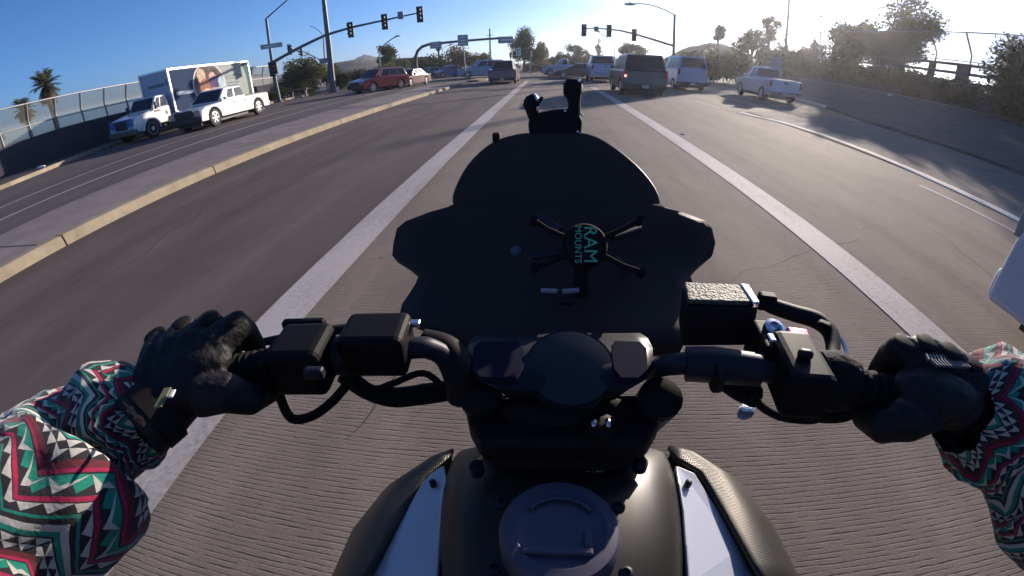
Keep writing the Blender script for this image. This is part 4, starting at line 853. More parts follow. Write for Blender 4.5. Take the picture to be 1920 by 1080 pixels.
# cockpit plate and round dial glass under the cowl
cl = [[(-0.088,0.455,1.165),(0.127,0.463,1.165)],[(-0.095,0.433,1.172),(0.132,0.442,1.172)],[(-0.095,0.403,1.18),(0.131,0.412,1.18)],[(-0.089,0.373,1.18),(0.125,0.381,1.18)],[(-0.078,0.359,1.175),(0.116,0.367,1.175)],[(-0.054,0.35,1.17),(0.096,0.356,1.17)],[(-0.036,0.349,1.16),(0.079,0.354,1.16)]]
shell('cockpit_plate', cl, [0]*7, 0.0, mat('cockpit_slate', (.010, .010, .014), .45, spec=.3), solid=.006, up=.0)
P = r1((0.029,0.379,1.18))
mk('dial_glass', MB().lathe(P, (0, -.35, 1), [(.050, -.01), (.051, 0), (.049, .004), (.03, .007), (.005, .008)], 28), mat('dial_smoke', (.026, .022, .022), .25, spec=.5), bike, smooth=True)
mk('dial_rim', MB().lathe(P, (0, -.35, 1), [(.052, -.01), (.0535, -.002), (.052, .003), (.0505, .002)], 28), B_alu, bike, smooth=True)
mk('ignition_lock', MB().lathe(r1((0.065,0.33,1.14)), (0, 0, 1), [(.018, -.04), (.018, 0), (.014, .004), (.004, .005)], 18), B_matte, bike, smooth=True)
for dx_ in (-.008, .008): mk('key_ring', MB().ell(r1((0.063,0.325,1.148))+Vector((dx_, 0, 0)), (.004, .007, .004)), B_chr, bike, smooth=True)
# steering head, triple clamp and fork
mk('triple_clamp', MB().prism(rl([(-0.102,0.385,1.13),(0.151,0.394,1.13),(0.136,0.345,1.13),(0.117,0.314,1.13),(-0.069,0.307,1.13),(-0.086,0.336,1.13)]), (0, 0, -.035)), B_matte, bike, bevel=.008)
mk('steering_head', MB().tube(rl([(0.02,0.352,1.12), (0.03, .42, .80)]), [.05, .045], 14), B_matte, bike, smooth=True)
for s in (-1, 1):
    mk('fork_leg', MB().tube(rl([(0.03+s*.105, .36, 1.15), (0.03+s*.105, .60, .72), (0.03+s*.105, .80, .33)]), [.026, .027, .022], 14), B_alu, bike, smooth=True)
    mk('fork_cap', MB().lathe(r1((0.03+s*.105, .36, 1.15)), (0, -.4, 1), [(.026, 0), (.026, .008), (.012, .012)], 14), B_matte, bike, smooth=True)
mk('bar_sleeve', MB().tube(rl([(0.152,0.353,1.21),(0.182,0.348,1.213),(0.23,0.336,1.215)]), [.019, .020, .018], 16), B_alu, bike, smooth=True)
M_pane = mat('display_pane', (.016, .016, .030), .9, spec=.04)
for pts in ([(-0.087,0.403,1.187),(-0.081,0.416,1.187),(-0.034,0.421,1.187),(-0.024,0.398,1.187),(-0.024,0.369,1.187),(-0.031,0.352,1.187),(-0.07,0.35,1.187),(-0.082,0.363,1.187)], [(0.123,0.411,1.187),(0.117,0.424,1.187),(0.085,0.425,1.187),(0.079,0.402,1.187),(0.078,0.372,1.187),(0.084,0.356,1.187),(0.104,0.356,1.187),(0.117,0.371,1.187)]):
    mk('display_pane', MB().prism(rl(pts), (0, 0, -.010)), M_pane, bike, bevel=.0008)
# neck shroud narrowing to the tank
mk('neck_shroud', MB().grid([[tuple(Vector(p)-bl) for p in row] for row in [[(-0.091,0.369,1.13),(-0.037,0.354,1.15),(0.018,0.354,1.155),(0.08,0.359,1.15),(0.149,0.385,1.13)],[(-0.082,0.355,1.11),(-0.036,0.34,1.13),(0.019,0.338,1.135),(0.081,0.344,1.13),(0.142,0.363,1.11)],[(-0.073,0.347,1.07),(-0.036,0.323,1.1),(0.02,0.317,1.11),(0.083,0.328,1.1),(0.127,0.354,1.07)],[(-0.081,0.343,1.03),(-0.034,0.302,1.09),(0.02,0.297,1.1),(0.082,0.306,1.09),(0.14,0.351,1.03)]]]), B_matte, bike, smooth=True, solid=.02)

# fuel tank
tk = [[(-0.126,0.198,0.9),(-0.107,0.172,0.98),(-0.087,0.149,1.05),(-0.055,0.142,1.08),(0.021,0.144,1.09),(0.094,0.148,1.08),(0.138,0.157,1.05),(0.171,0.181,0.98),(0.198,0.209,0.9)],[(-0.13,0.233,0.97),(-0.112,0.22,1.03),(-0.096,0.213,1.06),(-0.059,0.21,1.085),(0.02,0.213,1.095),(0.101,0.216,1.085),(0.146,0.222,1.06),(0.162,0.231,1.03),(0.187,0.245,0.97)],[(-0.139,0.304,0.98),(-0.12,0.283,1.03),(-0.101,0.273,1.06),(-0.067,0.267,1.08),(0.021,0.269,1.09),(0.11,0.274,1.08),(0.146,0.283,1.06),(0.169,0.294,1.03),(0.193,0.317,0.98)],[(-0.141,0.365,0.98),(-0.128,0.346,1.02),(-0.104,0.333,1.05),(-0.069,0.324,1.07),(0.021,0.323,1.08),(0.113,0.331,1.07),(0.149,0.343,1.05),(0.178,0.358,1.02),(0.195,0.379,0.98)],[(-0.132,0.401,0.98),(-0.123,0.392,1),(-0.101,0.376,1.03),(-0.068,0.364,1.05),(0.022,0.362,1.06),(0.115,0.371,1.05),(0.146,0.386,1.03),(0.178,0.404,1),(0.19,0.413,0.98)],[(-0.147,0.469,0.9),(-0.138,0.454,0.93),(-0.115,0.449,0.95),(-0.082,0.439,0.97),(0.027,0.441,0.98),(0.137,0.448,0.97),(0.168,0.46,0.95),(0.2,0.467,0.93),(0.214,0.482,0.9)]]
mk('fuel_tank', MB().grid([[tuple(Vector(p)-bl) for p in row] for row in tk]), mat('tank_satin', (0.020, 0.017, 0.013), .45, spec=.4, nscale=30, namt=.1), bike, smooth=True, solid=.015, sub=1, fix=False)
C0 = r1((0.02,0.219,1.1))
cap = mk('fuel_cap', MB().lathe(C0, (0, .06, 1), [(.060, -.02), (.060, .004), (.056, .010), (.045, .012), (.042, .0095), (.03, .0095), (.004, .0095)], 40), B_grey, bike, smooth=True)
q = MB(); q.b2(tuple(C0+Vector((-.036, -.030, .010))), tuple(C0+Vector((.030, -.022, .017)))); q2 = MB().b2(tuple(C0+Vector((.022, -.022, .010))), tuple(C0+Vector((.030, -.004, .0165))))
mk('cap_hinge', q, B_grey, cap, bevel=.002); mk('cap_latch', q2, B_grey, cap, bevel=.002)
mk('cap_ridge', MB().tube([tuple(C0+Vector((.034*math.cos(a), .008+.026*math.sin(a), .0115))) for a in [PI*(.15+.7*i/10) for i in range(11)]], .0025, 6), B_grey, cap, smooth=True)
for a, b in [(-0.037,0.238,1.103),(0.079,0.243,1.103),(-0.026,0.178,1.103),(0.067,0.182,1.103)] and [(-1, 1), (1, 1), (-1, -1), (1, -1)]:
    mk('cap_bolt', MB().lathe(C0+Vector((a*.061, b*.036-.004, -.004)), (0, 0, 1), [(.007, 0), (.007, .005), (.004, .007), (.003, .004)], 10), B_alu, bike, smooth=True)
for p in [(-0.076,0.306,1.085),(0.116,0.319,1.085)]: mk('tank_bolt', MB().lathe(r1(p), (0, 0, 1), [(.009, -.01), (.009, .003), (.005, .005)], 12), B_alu, bike, smooth=True)
# white side panels
for s, pts in ((-1, [(-0.139,0.37,1),(-0.126,0.332,1.01),(-0.12,0.284,1.015),(-0.114,0.238,1.02),(-0.108,0.193,1.02),(-0.101,0.153,1.02),(-0.227,0.153,0.96),(-0.211,0.2,0.97),(-0.195,0.241,0.98),(-0.181,0.287,0.985),(-0.167,0.342,0.99),(-0.157,0.357,0.995)]), (1, [(0.19,0.382,1),(0.184,0.343,1.01),(0.179,0.295,1.015),(0.171,0.249,1.02),(0.165,0.203,1.02),(0.161,0.162,1.02),(0.289,0.172,0.96),(0.27,0.218,0.97),(0.256,0.258,0.98),(0.242,0.311,0.985),(0.227,0.35,0.99),(0.218,0.372,0.995)])):
    o = mk('side_panel', MB().prism(rl(pts), (0, 0, -.02)), B_blue, bike, bevel=.004)
    p = r1((-0.146,0.333,1.005) if s < 0 else (0.2,0.346,1.005)); mk('panel_bolt', MB().lathe(p, (0, 0, 1), [(.005, -.005), (.005, .003), (.003, .004)], 10), B_alu, o, smooth=True)
# outer textured covers bulging outward and down
def cover(s):
    inner = [(-0.134,0.411,0.98),(-0.141,0.383,0.985),(-0.164,0.358,0.985),(-0.181,0.284,0.988),(-0.197,0.214,0.99),(-0.217,0.146,0.985)] if s < 0 else [(0.192,0.423,0.98),(0.198,0.396,0.985),(0.224,0.376,0.985),(0.241,0.305,0.988),(0.257,0.231,0.99),(0.276,0.164,0.985)]
    outer = [(-0.14,0.421,0.97),(-0.18,0.408,0.955),(-0.239,0.362,0.935),(-0.275,0.298,0.915),(-0.285,0.224,0.905),(-0.294,0.165,0.89)] if s < 0 else [(0.199,0.434,0.97),(0.244,0.427,0.955),(0.309,0.385,0.935),(0.347,0.321,0.915),(0.362,0.247,0.905),(0.374,0.188,0.89)]
    rows = []
    for a, b in zip(inner, outer):
        a, b = Vector(a), Vector(b); c = Vector((b.x, b.y, b.z-.16)); row = []
        for i in range(9):
            u = i/8; p = a.lerp(b, u)+Vector((0, 0, .014*math.sin(PI*u)*min(1, (a-b).length/.05))); row.append(tuple(p-bl))
        row += [tuple(b+Vector((s*.004, 0, -.02))-bl), tuple(c+Vector((-s*.01, 0, .04))-bl), tuple(c+Vector((-s*.06, 0, 0))-bl)]
        rows.append(row)
    mk('tank_side_cover', MB().grid(rows), B_tex, bike, smooth=True, fix=False, solid=.006)
cover(-1); cover(1)

# handlebar
HB = [(-0.365,0.292,1.215),(-0.296,0.318,1.215),(-0.225,0.34,1.215),(-0.147,0.362,1.215),(-0.128,0.373,1.205),(-0.112,0.379,1.185),(-0.099,0.393,1.15),(0.021,0.448,1.1),(0.119,0.432,1.13),(0.139,0.375,1.19),(0.161,0.354,1.21),(0.188,0.347,1.215),(0.261,0.328,1.215),(0.324,0.309,1.215),(0.442,0.264,1.215)]
HL, HR = HB[0], HB[-1]
mk('handlebar', MB().tube(rl(HB), .0125, 12, sm=5), B_alu, bike, smooth=True)
for s, a, b in ((-1, (-0.38,0.286,1.215), (-0.301,0.316,1.215)), (1, (0.333,0.306,1.215), (0.448,0.262,1.215))):
    a, b = Vector(a), Vector(b); pts = [a.lerp(b, i/24) for i in range(25)]
    mk('grip', MB().tube(rl(pts), [.0185+(.0022 if i % 2 else 0) for i in range(25)], 16), B_rub, bike, smooth=True)
B_ctrl = mat('control_black', (.007, .0055, .006), .6, spec=.12)
def block(nm, c, d, rz=0, rx=0, m=B_ctrl, bev=.004, par=bike): return mk(nm, MB().box(r1(c), d, Matrix.Rotation(rz, 3, 'Z') @ Matrix.Rotation(rx, 3, 'X')), m, par, bevel=bev)
# left side controls
block('grip_flange', (-0.296,0.314,1.215), (.010, .048, .048), .1)
sw = block('switch_housing', (-0.26,0.324,1.222), (.062, .066, .058), .13, bev=.010)
block('switch_button', (-0.272,0.337,1.235), (.012, .010, .012), .13, m=B_chr, bev=.003, par=sw); block('switch_button', (-0.218,0.277,1.245), (.020, .010, .012), .13, m=B_alu, bev=.003, par=sw)
block('switch_ridge', (-0.29,0.38,1.22), (.056, .012, .03), .13, bev=.004, par=sw)
mk('bar_clamp', MB().tube(rl([(-0.233,0.34,1.215),(-0.221,0.344,1.215)]), .022, 14), B_alu, bike, smooth=True)
cb = block('clutch_bracket', (-0.186,0.357,1.222), (.074, .060, .052), .09, bev=.009)
block('bracket_bolt', (-0.148,0.381,1.235), (.014, .010, .006), .1, m=B_chr, bev=.002, par=cb)
mk('clutch_lever', MB().tube(rl([(-0.216,0.4,1.215),(-0.277,0.388,1.212),(-0.348,0.371,1.205),(-0.399,0.355,1.2),(-0.461,0.361,1.195)]), [.009, .0085, .0075, .007, .008], 10, sm=5, flat=.6), B_matte, bike, smooth=True)
mk('hose', MB().tube(rl([(-0.297,0.31,1.2),(-0.3,0.306,1.17),(-0.289,0.299,1.15),(-0.274,0.315,1.14),(-0.253,0.328,1.15),(-0.232,0.336,1.17),(-0.216,0.338,1.19)]), .0058, 10, sm=5), B_rub, bike, smooth=True)
mk('wiring_loom', MB().tube(rl([(-0.237,0.345,1.18),(-0.213,0.354,1.15),(-0.186,0.368,1.13),(-0.151,0.388,1.12),(-0.109,0.398,1.12),(-0.08,0.4,1.11)]), [.007, .010, .013, .014, .013, .012], 10, sm=5), B_rub, bike, smooth=True)
mk('cable', MB().tube(rl([(-0.226,0.352,1.18),(-0.202,0.35,1.16),(-0.187,0.371,1.15),(-0.152,0.394,1.15),(-0.121,0.383,1.13),(-0.12,0.398,1.1)]), .0045, 8, sm=5), B_rub, bike, smooth=True)
mk('bar_riser', MB().tube(rl([(-0.148,0.395,1.2),(-0.116,0.389,1.19),(-0.099,0.37,1.17),(-0.097,0.362,1.14)]), [.016, .02, .02, .018], 12, sm=5), B_matte, bike, smooth=True)
# right side controls
rs = mk('brake_reservoir', MB().prism(rl([(.163,.402,1.196),(.252,.404,1.196),(.250,.452,1.196),(.172,.456,1.196)]), (-.002, .006, .052)), B_matte, bike, bevel=.003)
M_speck = mat('crackle_lid', (.085, .085, .06), .6, metal=.2, nscale=260, namt=.9, bump=.8, bscale=260)
mk('reservoir_lid', MB().prism(rl([(.162,.412,1.249),(.238,.410,1.249),(.240,.452,1.249),(.170,.456,1.249)]), (0, 0, .006)), M_speck, rs, bevel=.002)
mk('lid_lip', MB().prism(rl([(.239,.406,1.248),(.249,.408,1.248),(.252,.452,1.248),(.241,.454,1.248)]), (0, 0, .008)), B_chr, rs, bevel=.002)
mk('brake_lever', MB().tube(rl([(0.285,0.471,1.222),(0.297,0.455,1.222),(0.323,0.441,1.22),(0.349,0.429,1.218),(0.358,0.407,1.215),(0.345,0.375,1.212),(0.323,0.343,1.21)]), [.010, .0125, .013, .0135, .012, .009, .009], 12, sm=5, flat=.8), B_matte, bike, smooth=True)
block('lever_pivot', (0.29,0.462,1.225), (.024, .018, .022), -.2, m=B_matte)
block('lever_adjuster', (0.344,0.404,1.225), (.018, .014, .012), -.7, m=B_matte)
mk('lever_guard', MB().tube(rl([(0.366,0.407,1.215),(0.365,0.387,1.215),(0.36,0.367,1.212),(0.347,0.342,1.21)]), .0022, 6), B_chr, bike, smooth=True)
for p in [(0.259,0.381,1.235)]: mk('banjo_bolt', MB().lathe(r1(p), (.1, -.3, 1), [(.013, 0), (.013, .006), (.008, .007), (.007, .003), (.002, .003)], 16), B_chr, bike, smooth=True)
block('brake_clamp', (0.255,0.372,1.215), (.036, .056, .045), -.1)
block('clamp_bolt', (0.24,0.351,1.245), (.008, .014, .006), -.1, m=B_chr, bev=.002)
sr = block('switch_housing', (0.267,0.326,1.218), (.050, .088, .056), -.13, bev=.010)
block('kill_switch', (0.285,0.37,1.232), (.026, .018, .018), -.25, m=B_mag, bev=.003, par=sr); block('switch_button', (0.262,0.318,1.25), (.016, .010, .010), -.2, m=B_gloss, bev=.004, par=sr)
mk('throttle_drum', MB().tube(rl([(0.29,0.32,1.215),(0.308,0.316,1.215),(0.33,0.308,1.215)]), [.030, .034, .027], 16), B_rub, bike, smooth=True)
block('drum_cap', (0.32,0.304,1.235), (.014, .012, .014), -.2, m=B_grey)
mk('throttle_cable', MB().tube(rl([(0.225,0.329,1.19),(0.241,0.33,1.17),(0.262,0.323,1.16),(0.287,0.32,1.155),(0.31,0.314,1.16),(0.32,0.31,1.18)]), .0052, 10, sm=5), B_rub, bike, smooth=True)
mk('wiring_loom', MB().tube(rl([(0.287,0.318,1.17),(0.313,0.312,1.165),(0.334,0.299,1.18),(0.34,0.301,1.2)]), .007, 8, sm=5), B_rub, bike, smooth=True)
mk('brake_hose', MB().tube(rl([(0.181,0.38,1.18),(0.205,0.374,1.17),(0.224,0.354,1.17),(0.234,0.334,1.18)]), [.006, .009, .012, .014], 10, sm=5), B_rub, bike, smooth=True)
for p in [(0.179,0.33,1.225)]: mk('cable_tie', MB().tube([tuple(r1(p)+Vector((-.003, 0, -.015))), tuple(r1(p)+Vector((.003, 0, -.015)))], .016, 12), B_gloss, bike)

# rest of the machine below and behind (seen only from the side)
for yy, nm in ((.92, 'front'), (-.55, 'rear')):
    w = mk('wheel', MB().lathe(r1((0.03-.065, yy, .31)), (1, 0, 0), [(.23, 0), (.28, .005), (.305, .03), (.31, .065), (.305, .10), (.28, .125), (.23, .13)], 36), M_tyre, bike, smooth=True)
    mb = MB(); mb.lathe(r1((0.03-.05, yy, .31)), (1, 0, 0), [(.225, 0), (.235, .01), (.235, .09), (.225, .10), (.21, .05)], 30)
    for k in range(5):
        a = 2*PI*k/5; c = r1((0.03, yy, .31)); mb.tube([c, c+Vector((0, math.cos(a), math.sin(a)))*.22], .016, 8)
    mb.lathe(r1((0.03-.07, yy, .31)), (1, 0, 0), [(.04, 0), (.04, .14)], 14); mk('rim', mb, B_alu, w, smooth=True)
    mk('brake_disc', MB().lathe(r1((0.03-.085, yy, .31)), (1, 0, 0), [(.14, 0), (.14, .005), (.09, .005), (.09, 0)], 28), B_chr, w, smooth=True)
mk('front_mudguard', MB().grid([[tuple(r1((0.03+x_, .92+.335*math.cos(a), .31+.335*math.sin(a)))) for x_ in (-.07, -.05, 0, .05, .07)] for a in [PI*(.05+.65*i/12) for i in range(13)]]), B_matte, bike, smooth=True, solid=.004)
mk('engine', MB().b2(tuple(r1((-.14, -.1, .28))), tuple(r1((.20, .38, .72)))), B_alu, bike, bevel=.05)
mk('radiator', MB().b2(tuple(r1((-.12, .42, .42))), tuple(r1((.18, .46, .78)))), B_matte, bike, bevel=.01)
mk('frame', MB().tube(rl([(0.03, .40, .92), (-.10, .15, .82), (-.12, -.2, .6), (-.06, -.5, .78), (0.03, -.75, .92)]), .03, 10), B_matte, bike, smooth=True)
mk('frame', MB().tube(rl([(0.03, .40, .92), (.16, .15, .82), (.18, -.2, .6), (.12, -.5, .78), (0.03, -.75, .92)]), .03, 10), B_matte, bike, smooth=True)
mk('seat', MB().ell(r1((0.03, -.38, .86)), (.15, .42, .08)), B_rub, bike, smooth=True)
mk('swingarm', MB().box(r1((0.03, -.35, .36)), (.26, .50, .07)), B_alu, bike, bevel=.02)
mk('exhaust', MB().tube(rl([(.2, .3, .25), (.2, -.1, .22), (.22, -.45, .36)]), [.035, .05, .06], 14), B_alu, bike, smooth=True)
mk('headlight', MB().ell(r1((0.03, .80, 1.02)), (.11, .07, .10)), M_head, bike, smooth=True)

# ---------------------------------------------------------------- phone mount (RAM X grip) on the bar and camera arms above
pm = thing('phone_mount', 'black four armed phone grip with a round hub lettered in green on the cockpit', 'phone mount', (0.057,0.6,1.237))
pl = pm.location
c = Vector((0, 0, 0)); ax = Vector((0, -.75, .66)).normalized()
# plate frame: text baseline plane
mk('hub', MB().lathe((0, 0, 0), ax, [(.030, -.03), (.036, -.006), (.036, 0), (.033, .004), (.031, .002), (.004, .002)], 36), mat('mount_black', (.030, .020, .017), .85, spec=.05), pm, smooth=True)
ux = Vector((1, 0, 0)); uy = ax.cross(ux).normalized(); uy = uy if uy.z > 0 else -uy
for sx, sy, l in ((-1, 1, .058), (1, 1, .066), (-1, -1, .054), (1, -1, .066)):
    d = (ux*sx*.86+uy*sy*.42).normalized(); mk('grip_arm', MB().tube([tuple(d*.03-ax*.006), tuple(d*(.03+l*.6)-ax*.006), tuple(d*(.03+l)+ax*.004)], [.005, .004, .005], 10), MATS['mount_black'], pm, smooth=True)
    mk('grip_pad', MB().tube([tuple(d*(.03+l)-ax*.008), tuple(d*(.03+l)+ax*.010)], .0065, 10), B_rub, pm, smooth=True)
mk('socket_arm', MB().tube([tuple(-ax*.028), tuple(-ax*.06+Vector((0, -.02, -.03))), tuple(-ax*.07+Vector((0, -.06, -.10)))], [.014, .012, .014], 12), MATS['mount_black'], pm, smooth=True)
M_txt = mat('print_mint', (.16, .50, .27), .6)
def lettering(body, size, off, m, par, name):
    cu = bpy.data.curves.new(name, 'FONT'); cu.body = body; cu.size = size; cu.extrude = .0006; cu.align_x = 'CENTER'; cu.align_y = 'CENTER'; cu.space_character = 1.02
    tmp = bpy.data.objects.new(name, cu); COL.objects.link(tmp); dg = bpy.context.evaluated_depsgraph_get(); me = bpy.data.meshes.new_from_object(tmp.evaluated_get(dg)); bpy.data.objects.remove(tmp)
    # text runs downwards (read with the head tilted right)
    tx = -uy; ty = ux; M = Matrix(((tx.x, ty.x, ax.x), (tx.y, ty.y, ax.y), (tx.z, ty.z, ax.z)))
    for v in me.vertices: v.co = M @ Vector((v.co.x, v.co.y*1.0, v.co.z)) + ux*off + ax*.0062
    me.materials.clear(); me.materials.append(m); o = bpy.data.objects.new(name, me); COL.objects.link(o); o.parent = par; o['kind'] = 'stuff'; return o
lettering('RAM', .029, .008, M_txt, pm, 'lettering'); lettering('MOUNTS', .0145, -.0105, M_txt, pm, 'lettering')
mk('hub_face', MB().lathe(ax*.002, ax, [(.029, 0), (.029, .003), (.002, .003)], 36), MATS['mount_black'], pm, smooth=True)

cm = thing('camera_mount', 'black ball and socket camera bracket standing on top of the windscreen', 'bracket', (0.013,0.93,1.365))
def rc(pts): return [tuple(Vector(p)-cm.location) for p in pts]
mk('bracket_body', MB().prism(rc([(-0.044,0.93,1.379),(-0.033,0.93,1.394),(0.012,0.93,1.403),(0.035,0.93,1.405),(0.062,0.93,1.397),(0.071,0.93,1.381),(0.07,0.93,1.352),(0.047,0.93,1.34),(-0.033,0.93,1.34),(-0.043,0.93,1.354)]), (0, .035, 0)), B_matte, cm, smooth=True, bevel=.006)
for p in [(0.034,0.925,1.401),(0.068,0.925,1.393),(0.061,0.925,1.358)]: mk('screw', MB().ell(Vector(p)-cm.location, (.003, .003, .0035)), B_chr, cm, smooth=True)
mk('tall_arm', MB().tube(rc([(0.053,0.945,1.384),(0.054,0.945,1.414),(0.052,0.945,1.429),(0.05,0.945,1.437),(0.05,0.945,1.455),(0.051,0.945,1.466)]), [.016, .013, .016, .0205, .0205, .011], 14), B_matte, cm, smooth=True)
mk('tall_knob', MB().tube(rc([(0.034,0.94,1.453),(0.067,0.94,1.45)]), .014, 12), B_matte, cm, smooth=True)
mk('screw', MB().ell(Vector((0.062,0.925,1.463))-cm.location, (.003, .002, .005)), B_chr, cm, smooth=True)
mk('short_arm', MB().tube(rc([(-0.028,0.94,1.38),(-0.033,0.94,1.395),(-0.036,0.94,1.411),(-0.035,0.94,1.425),(-0.03,0.94,1.433)]), [.013, .014, .017, .015, .006], 12), B_matte, cm, smooth=True)
mk('short_knob', MB().tube(rc([(-0.053,0.94,1.418),(-0.019,0.94,1.413)]), [.008, .013], 10), B_matte, cm, smooth=True)
mk('bright_tab', MB().tube(rc([(-0.031,0.925,1.437),(-0.025,0.922,1.428),(-0.023,0.922,1.422)]), [.004, .007, .004], 8, flat=.5), B_chr, cm, smooth=True)
mk('bright_tab', MB().tube(rc([(-0.023,0.922,1.411),(-0.022,0.922,1.402)]), .004, 8), B_chr, cm, smooth=True)
mk('thumb_screw', MB().tube(rc([(-0.021,0.93,1.419),(-0.013,0.93,1.43)]), [.004, .003], 8), B_matte, cm, smooth=True)

# ================================================================ RIDER
def sleeve_material():
    m = bpy.data.materials.new('patterned_sleeve'); m.use_nodes = True; t = m.node_tree; b = t.nodes['Principled BSDF']; X = NX(t)
    uv = t.nodes.new('ShaderNodeTexCoord').outputs['UV']; sp = t.nodes.new('ShaderNodeSeparateXYZ'); t.links.new(uv, sp.inputs[0])
    u, v = X.m('MULTIPLY', sp.outputs[0], 2.3), X.m('MULTIPLY', sp.outputs[1], 2.2)
    tri = lambda x, p: X.m('MULTIPLY', X.m('ABSOLUTE', X.m('SUBTRACT', X.m('FRACT', X.m('MULTIPLY', x, 1/p)), 0.5)), 2.0)   # 0..1 triangle wave
    big = X.m('MULTIPLY', tri(u, 0.17), 0.055)
    vv = X.m('ADD', v, big)                                   # chevrons
    P = 0.150; w = X.m('MULTIPLY', X.m('FRACT', X.m('MULTIPLY', vv, 1/P)), P)
    def band(a, bb): return X.m('MULTIPLY', X.m('GREATER_THAN', w, a), X.m('LESS_THAN', w, bb))
    def tris(a, h, pitch, src=w, flip=False):
        f = X.m('MULTIPLY', X.m('SUBTRACT', src, a), 1/h); tr = tri(u, pitch); tr = X.m('SUBTRACT', 1.0, tr) if flip else tr
        return X.m('MULTIPLY', X.m('GREATER_THAN', tr, f), X.m('MULTIPLY', X.m('GREATER_THAN', f, 0.0), X.m('LESS_THAN', f, 1.0)))
    K_, Wt, Tl, Mg, Mr = (0.022, 0.020, 0.024), (0.44, 0.42, 0.38), (0.012, 0.20, 0.14), (0.32, 0.015, 0.06), (0.11, 0.020, 0.028)
    c = X.mix(band(0.0, 0.012), K_, Wt)
    c = X.mix(band(0.012, 0.022), c, Tl)
    c = X.mix(tris(0.026, 0.016, 0.022), c, Wt)
    c = X.mix(tris(0.043, 0.016, 0.022, flip=True), c, Wt)
    c = X.mix(band(0.061, 0.073), c, Mr)
    c = X.mix(band(0.073, 0.079), c, Mg)
    c = X.mix(tris(0.082, 0.026, 0.045), c, Wt)
    c = X.mix(tris(0.082, 0.015, 0.045), c, Tl)
    c = X.mix(band(0.111, 0.118), c, Mg)
    c = X.mix(tris(0.120, 0.014, 0.030, flip=True), c, Wt)
    c = X.mix(band(0.136, 0.141), c, Tl)
    # diamonds
    dm = X.m('ADD', X.m('ABSOLUTE', X.m('SUBTRACT', tri(u, 0.09), 0.5)), X.m('ABSOLUTE', X.m('MULTIPLY', X.m('SUBTRACT', w, 0.095), 22.0)))
    c = X.mix(X.m('LESS_THAN', dm, 0.26), c, Tl)
    t.links.new(c, b.inputs['Base Color']); b.inputs['Roughness'].default_value = 0.85; b.inputs['Specular IOR Level'].default_value = 0.2
    try: b.inputs['Sheen Weight'].default_value = 0.15
    except Exception: pass
    tc = t.nodes.new('ShaderNodeTexCoord').outputs['Object']; n = X.noise(tc, 18, 4, .6); bp = t.nodes.new('ShaderNodeBump'); bp.inputs['Strength'].default_value = .5; bp.inputs['Distance'].default_value = .01
    t.links.new(n, bp.inputs['Height']); t.links.new(bp.outputs[0], b.inputs['Normal'])
    return m
M_sleeve = sleeve_material()
G_blk = mat('glove_leather', (0.012, 0.010, 0.011), 0.65, spec=.3, bump=.5, bscale=60)
G_arm = mat('glove_armour', (0.014, 0.012, 0.012), 0.75, spec=.12)
G_rib = mat('glove_rib', (.16, .15, .145), .5)
M_skin = mat('skin', (0.42, 0.25, 0.18), .5)
M_trou = mat('trousers', (0.02, 0.02, 0.03), .8)

person = thing('person', 'rider in a patterned jacket and black gloves holding both handlebar grips', 'person', (0.0, -0.2, 0))
pr = person.location
def rp(pts): return [tuple(Vector(p)-pr) for p in pts]
def sleeve(name, path, radii, seed, folds, par, m, u0=0.0, n=64, seg=20):
    P = smoothpath(path, seg); rr = lerp_list(radii, seg); q = random.Random(seed)
    N = Vector((0, 0, 1)); rows = []; vs = []; L_ = 0; uvs = []
    for i, p in enumerate(P):
        T = (P[min(i+1, len(P)-1)]-P[max(i-1, 0)]).normalized(); N = (N-T*N.dot(T)).normalized(); B = T.cross(N)
        if i: L_ += (P[i]-P[i-1]).length
        row = []
        for k in range(n):
            a = 2*PI*k/n; r = rr[i]
            f = 0
            for (pos, wid, amp, ph, kk) in folds:
                d = (L_-pos-0.02*math.sin(a*kk+ph))/wid; f += amp*math.exp(-d*d)*(0.6+0.4*math.sin(a+ph))
            f += 0.009*noise.noise(Vector((math.cos(a)*2, math.sin(a)*2, L_*22+seed)))+0.005*noise.noise(Vector((math.cos(a)*5, math.sin(a)*5, L_*50+seed)))
            w_ = noise.noise(Vector((math.cos(a)*1.2+seed, math.sin(a)*1.2, L_*26+0.8*math.sin(a*2)))); f -= 0.011*max(0, 0.35-abs(w_))*(0.5+0.5*noise.noise(Vector((math.cos(a), math.sin(a)+seed, L_*7)))+.3)
            d_ = (N*math.cos(a)+B*math.sin(a)); row.append(p+d_*(r+f)); uvs.append(((k/n)*2*PI*0.068+u0, L_))
        rows.append(row)
    mb = MB(); mb.grid([[tuple(v-pr) for v in r] for r in rows], True); o = mk(name, mb, m, par, smooth=True, fix=False)
    uvl = o.data.uv_layers.new(name='uv'); per = 2*PI*0.068
    for p in o.data.polygons:
        ks = [o.data.loops[l].vertex_index % n for l in p.loop_indices]; wrap = max(ks)-min(ks) > n/2
        for l, k in zip(p.loop_indices, ks):
            uu, vv = uvs[o.data.loops[l].vertex_index]; uvl.data[l].uv = (uu+(per if wrap and k < n/2 else 0), vv)
    return o
LW = (-0.399,0.241,1.205); RW = (0.464,0.272,1.205)
LE = (-.60, .045, 1.17); RE = (.64, .06, 1.15)
body = MB()
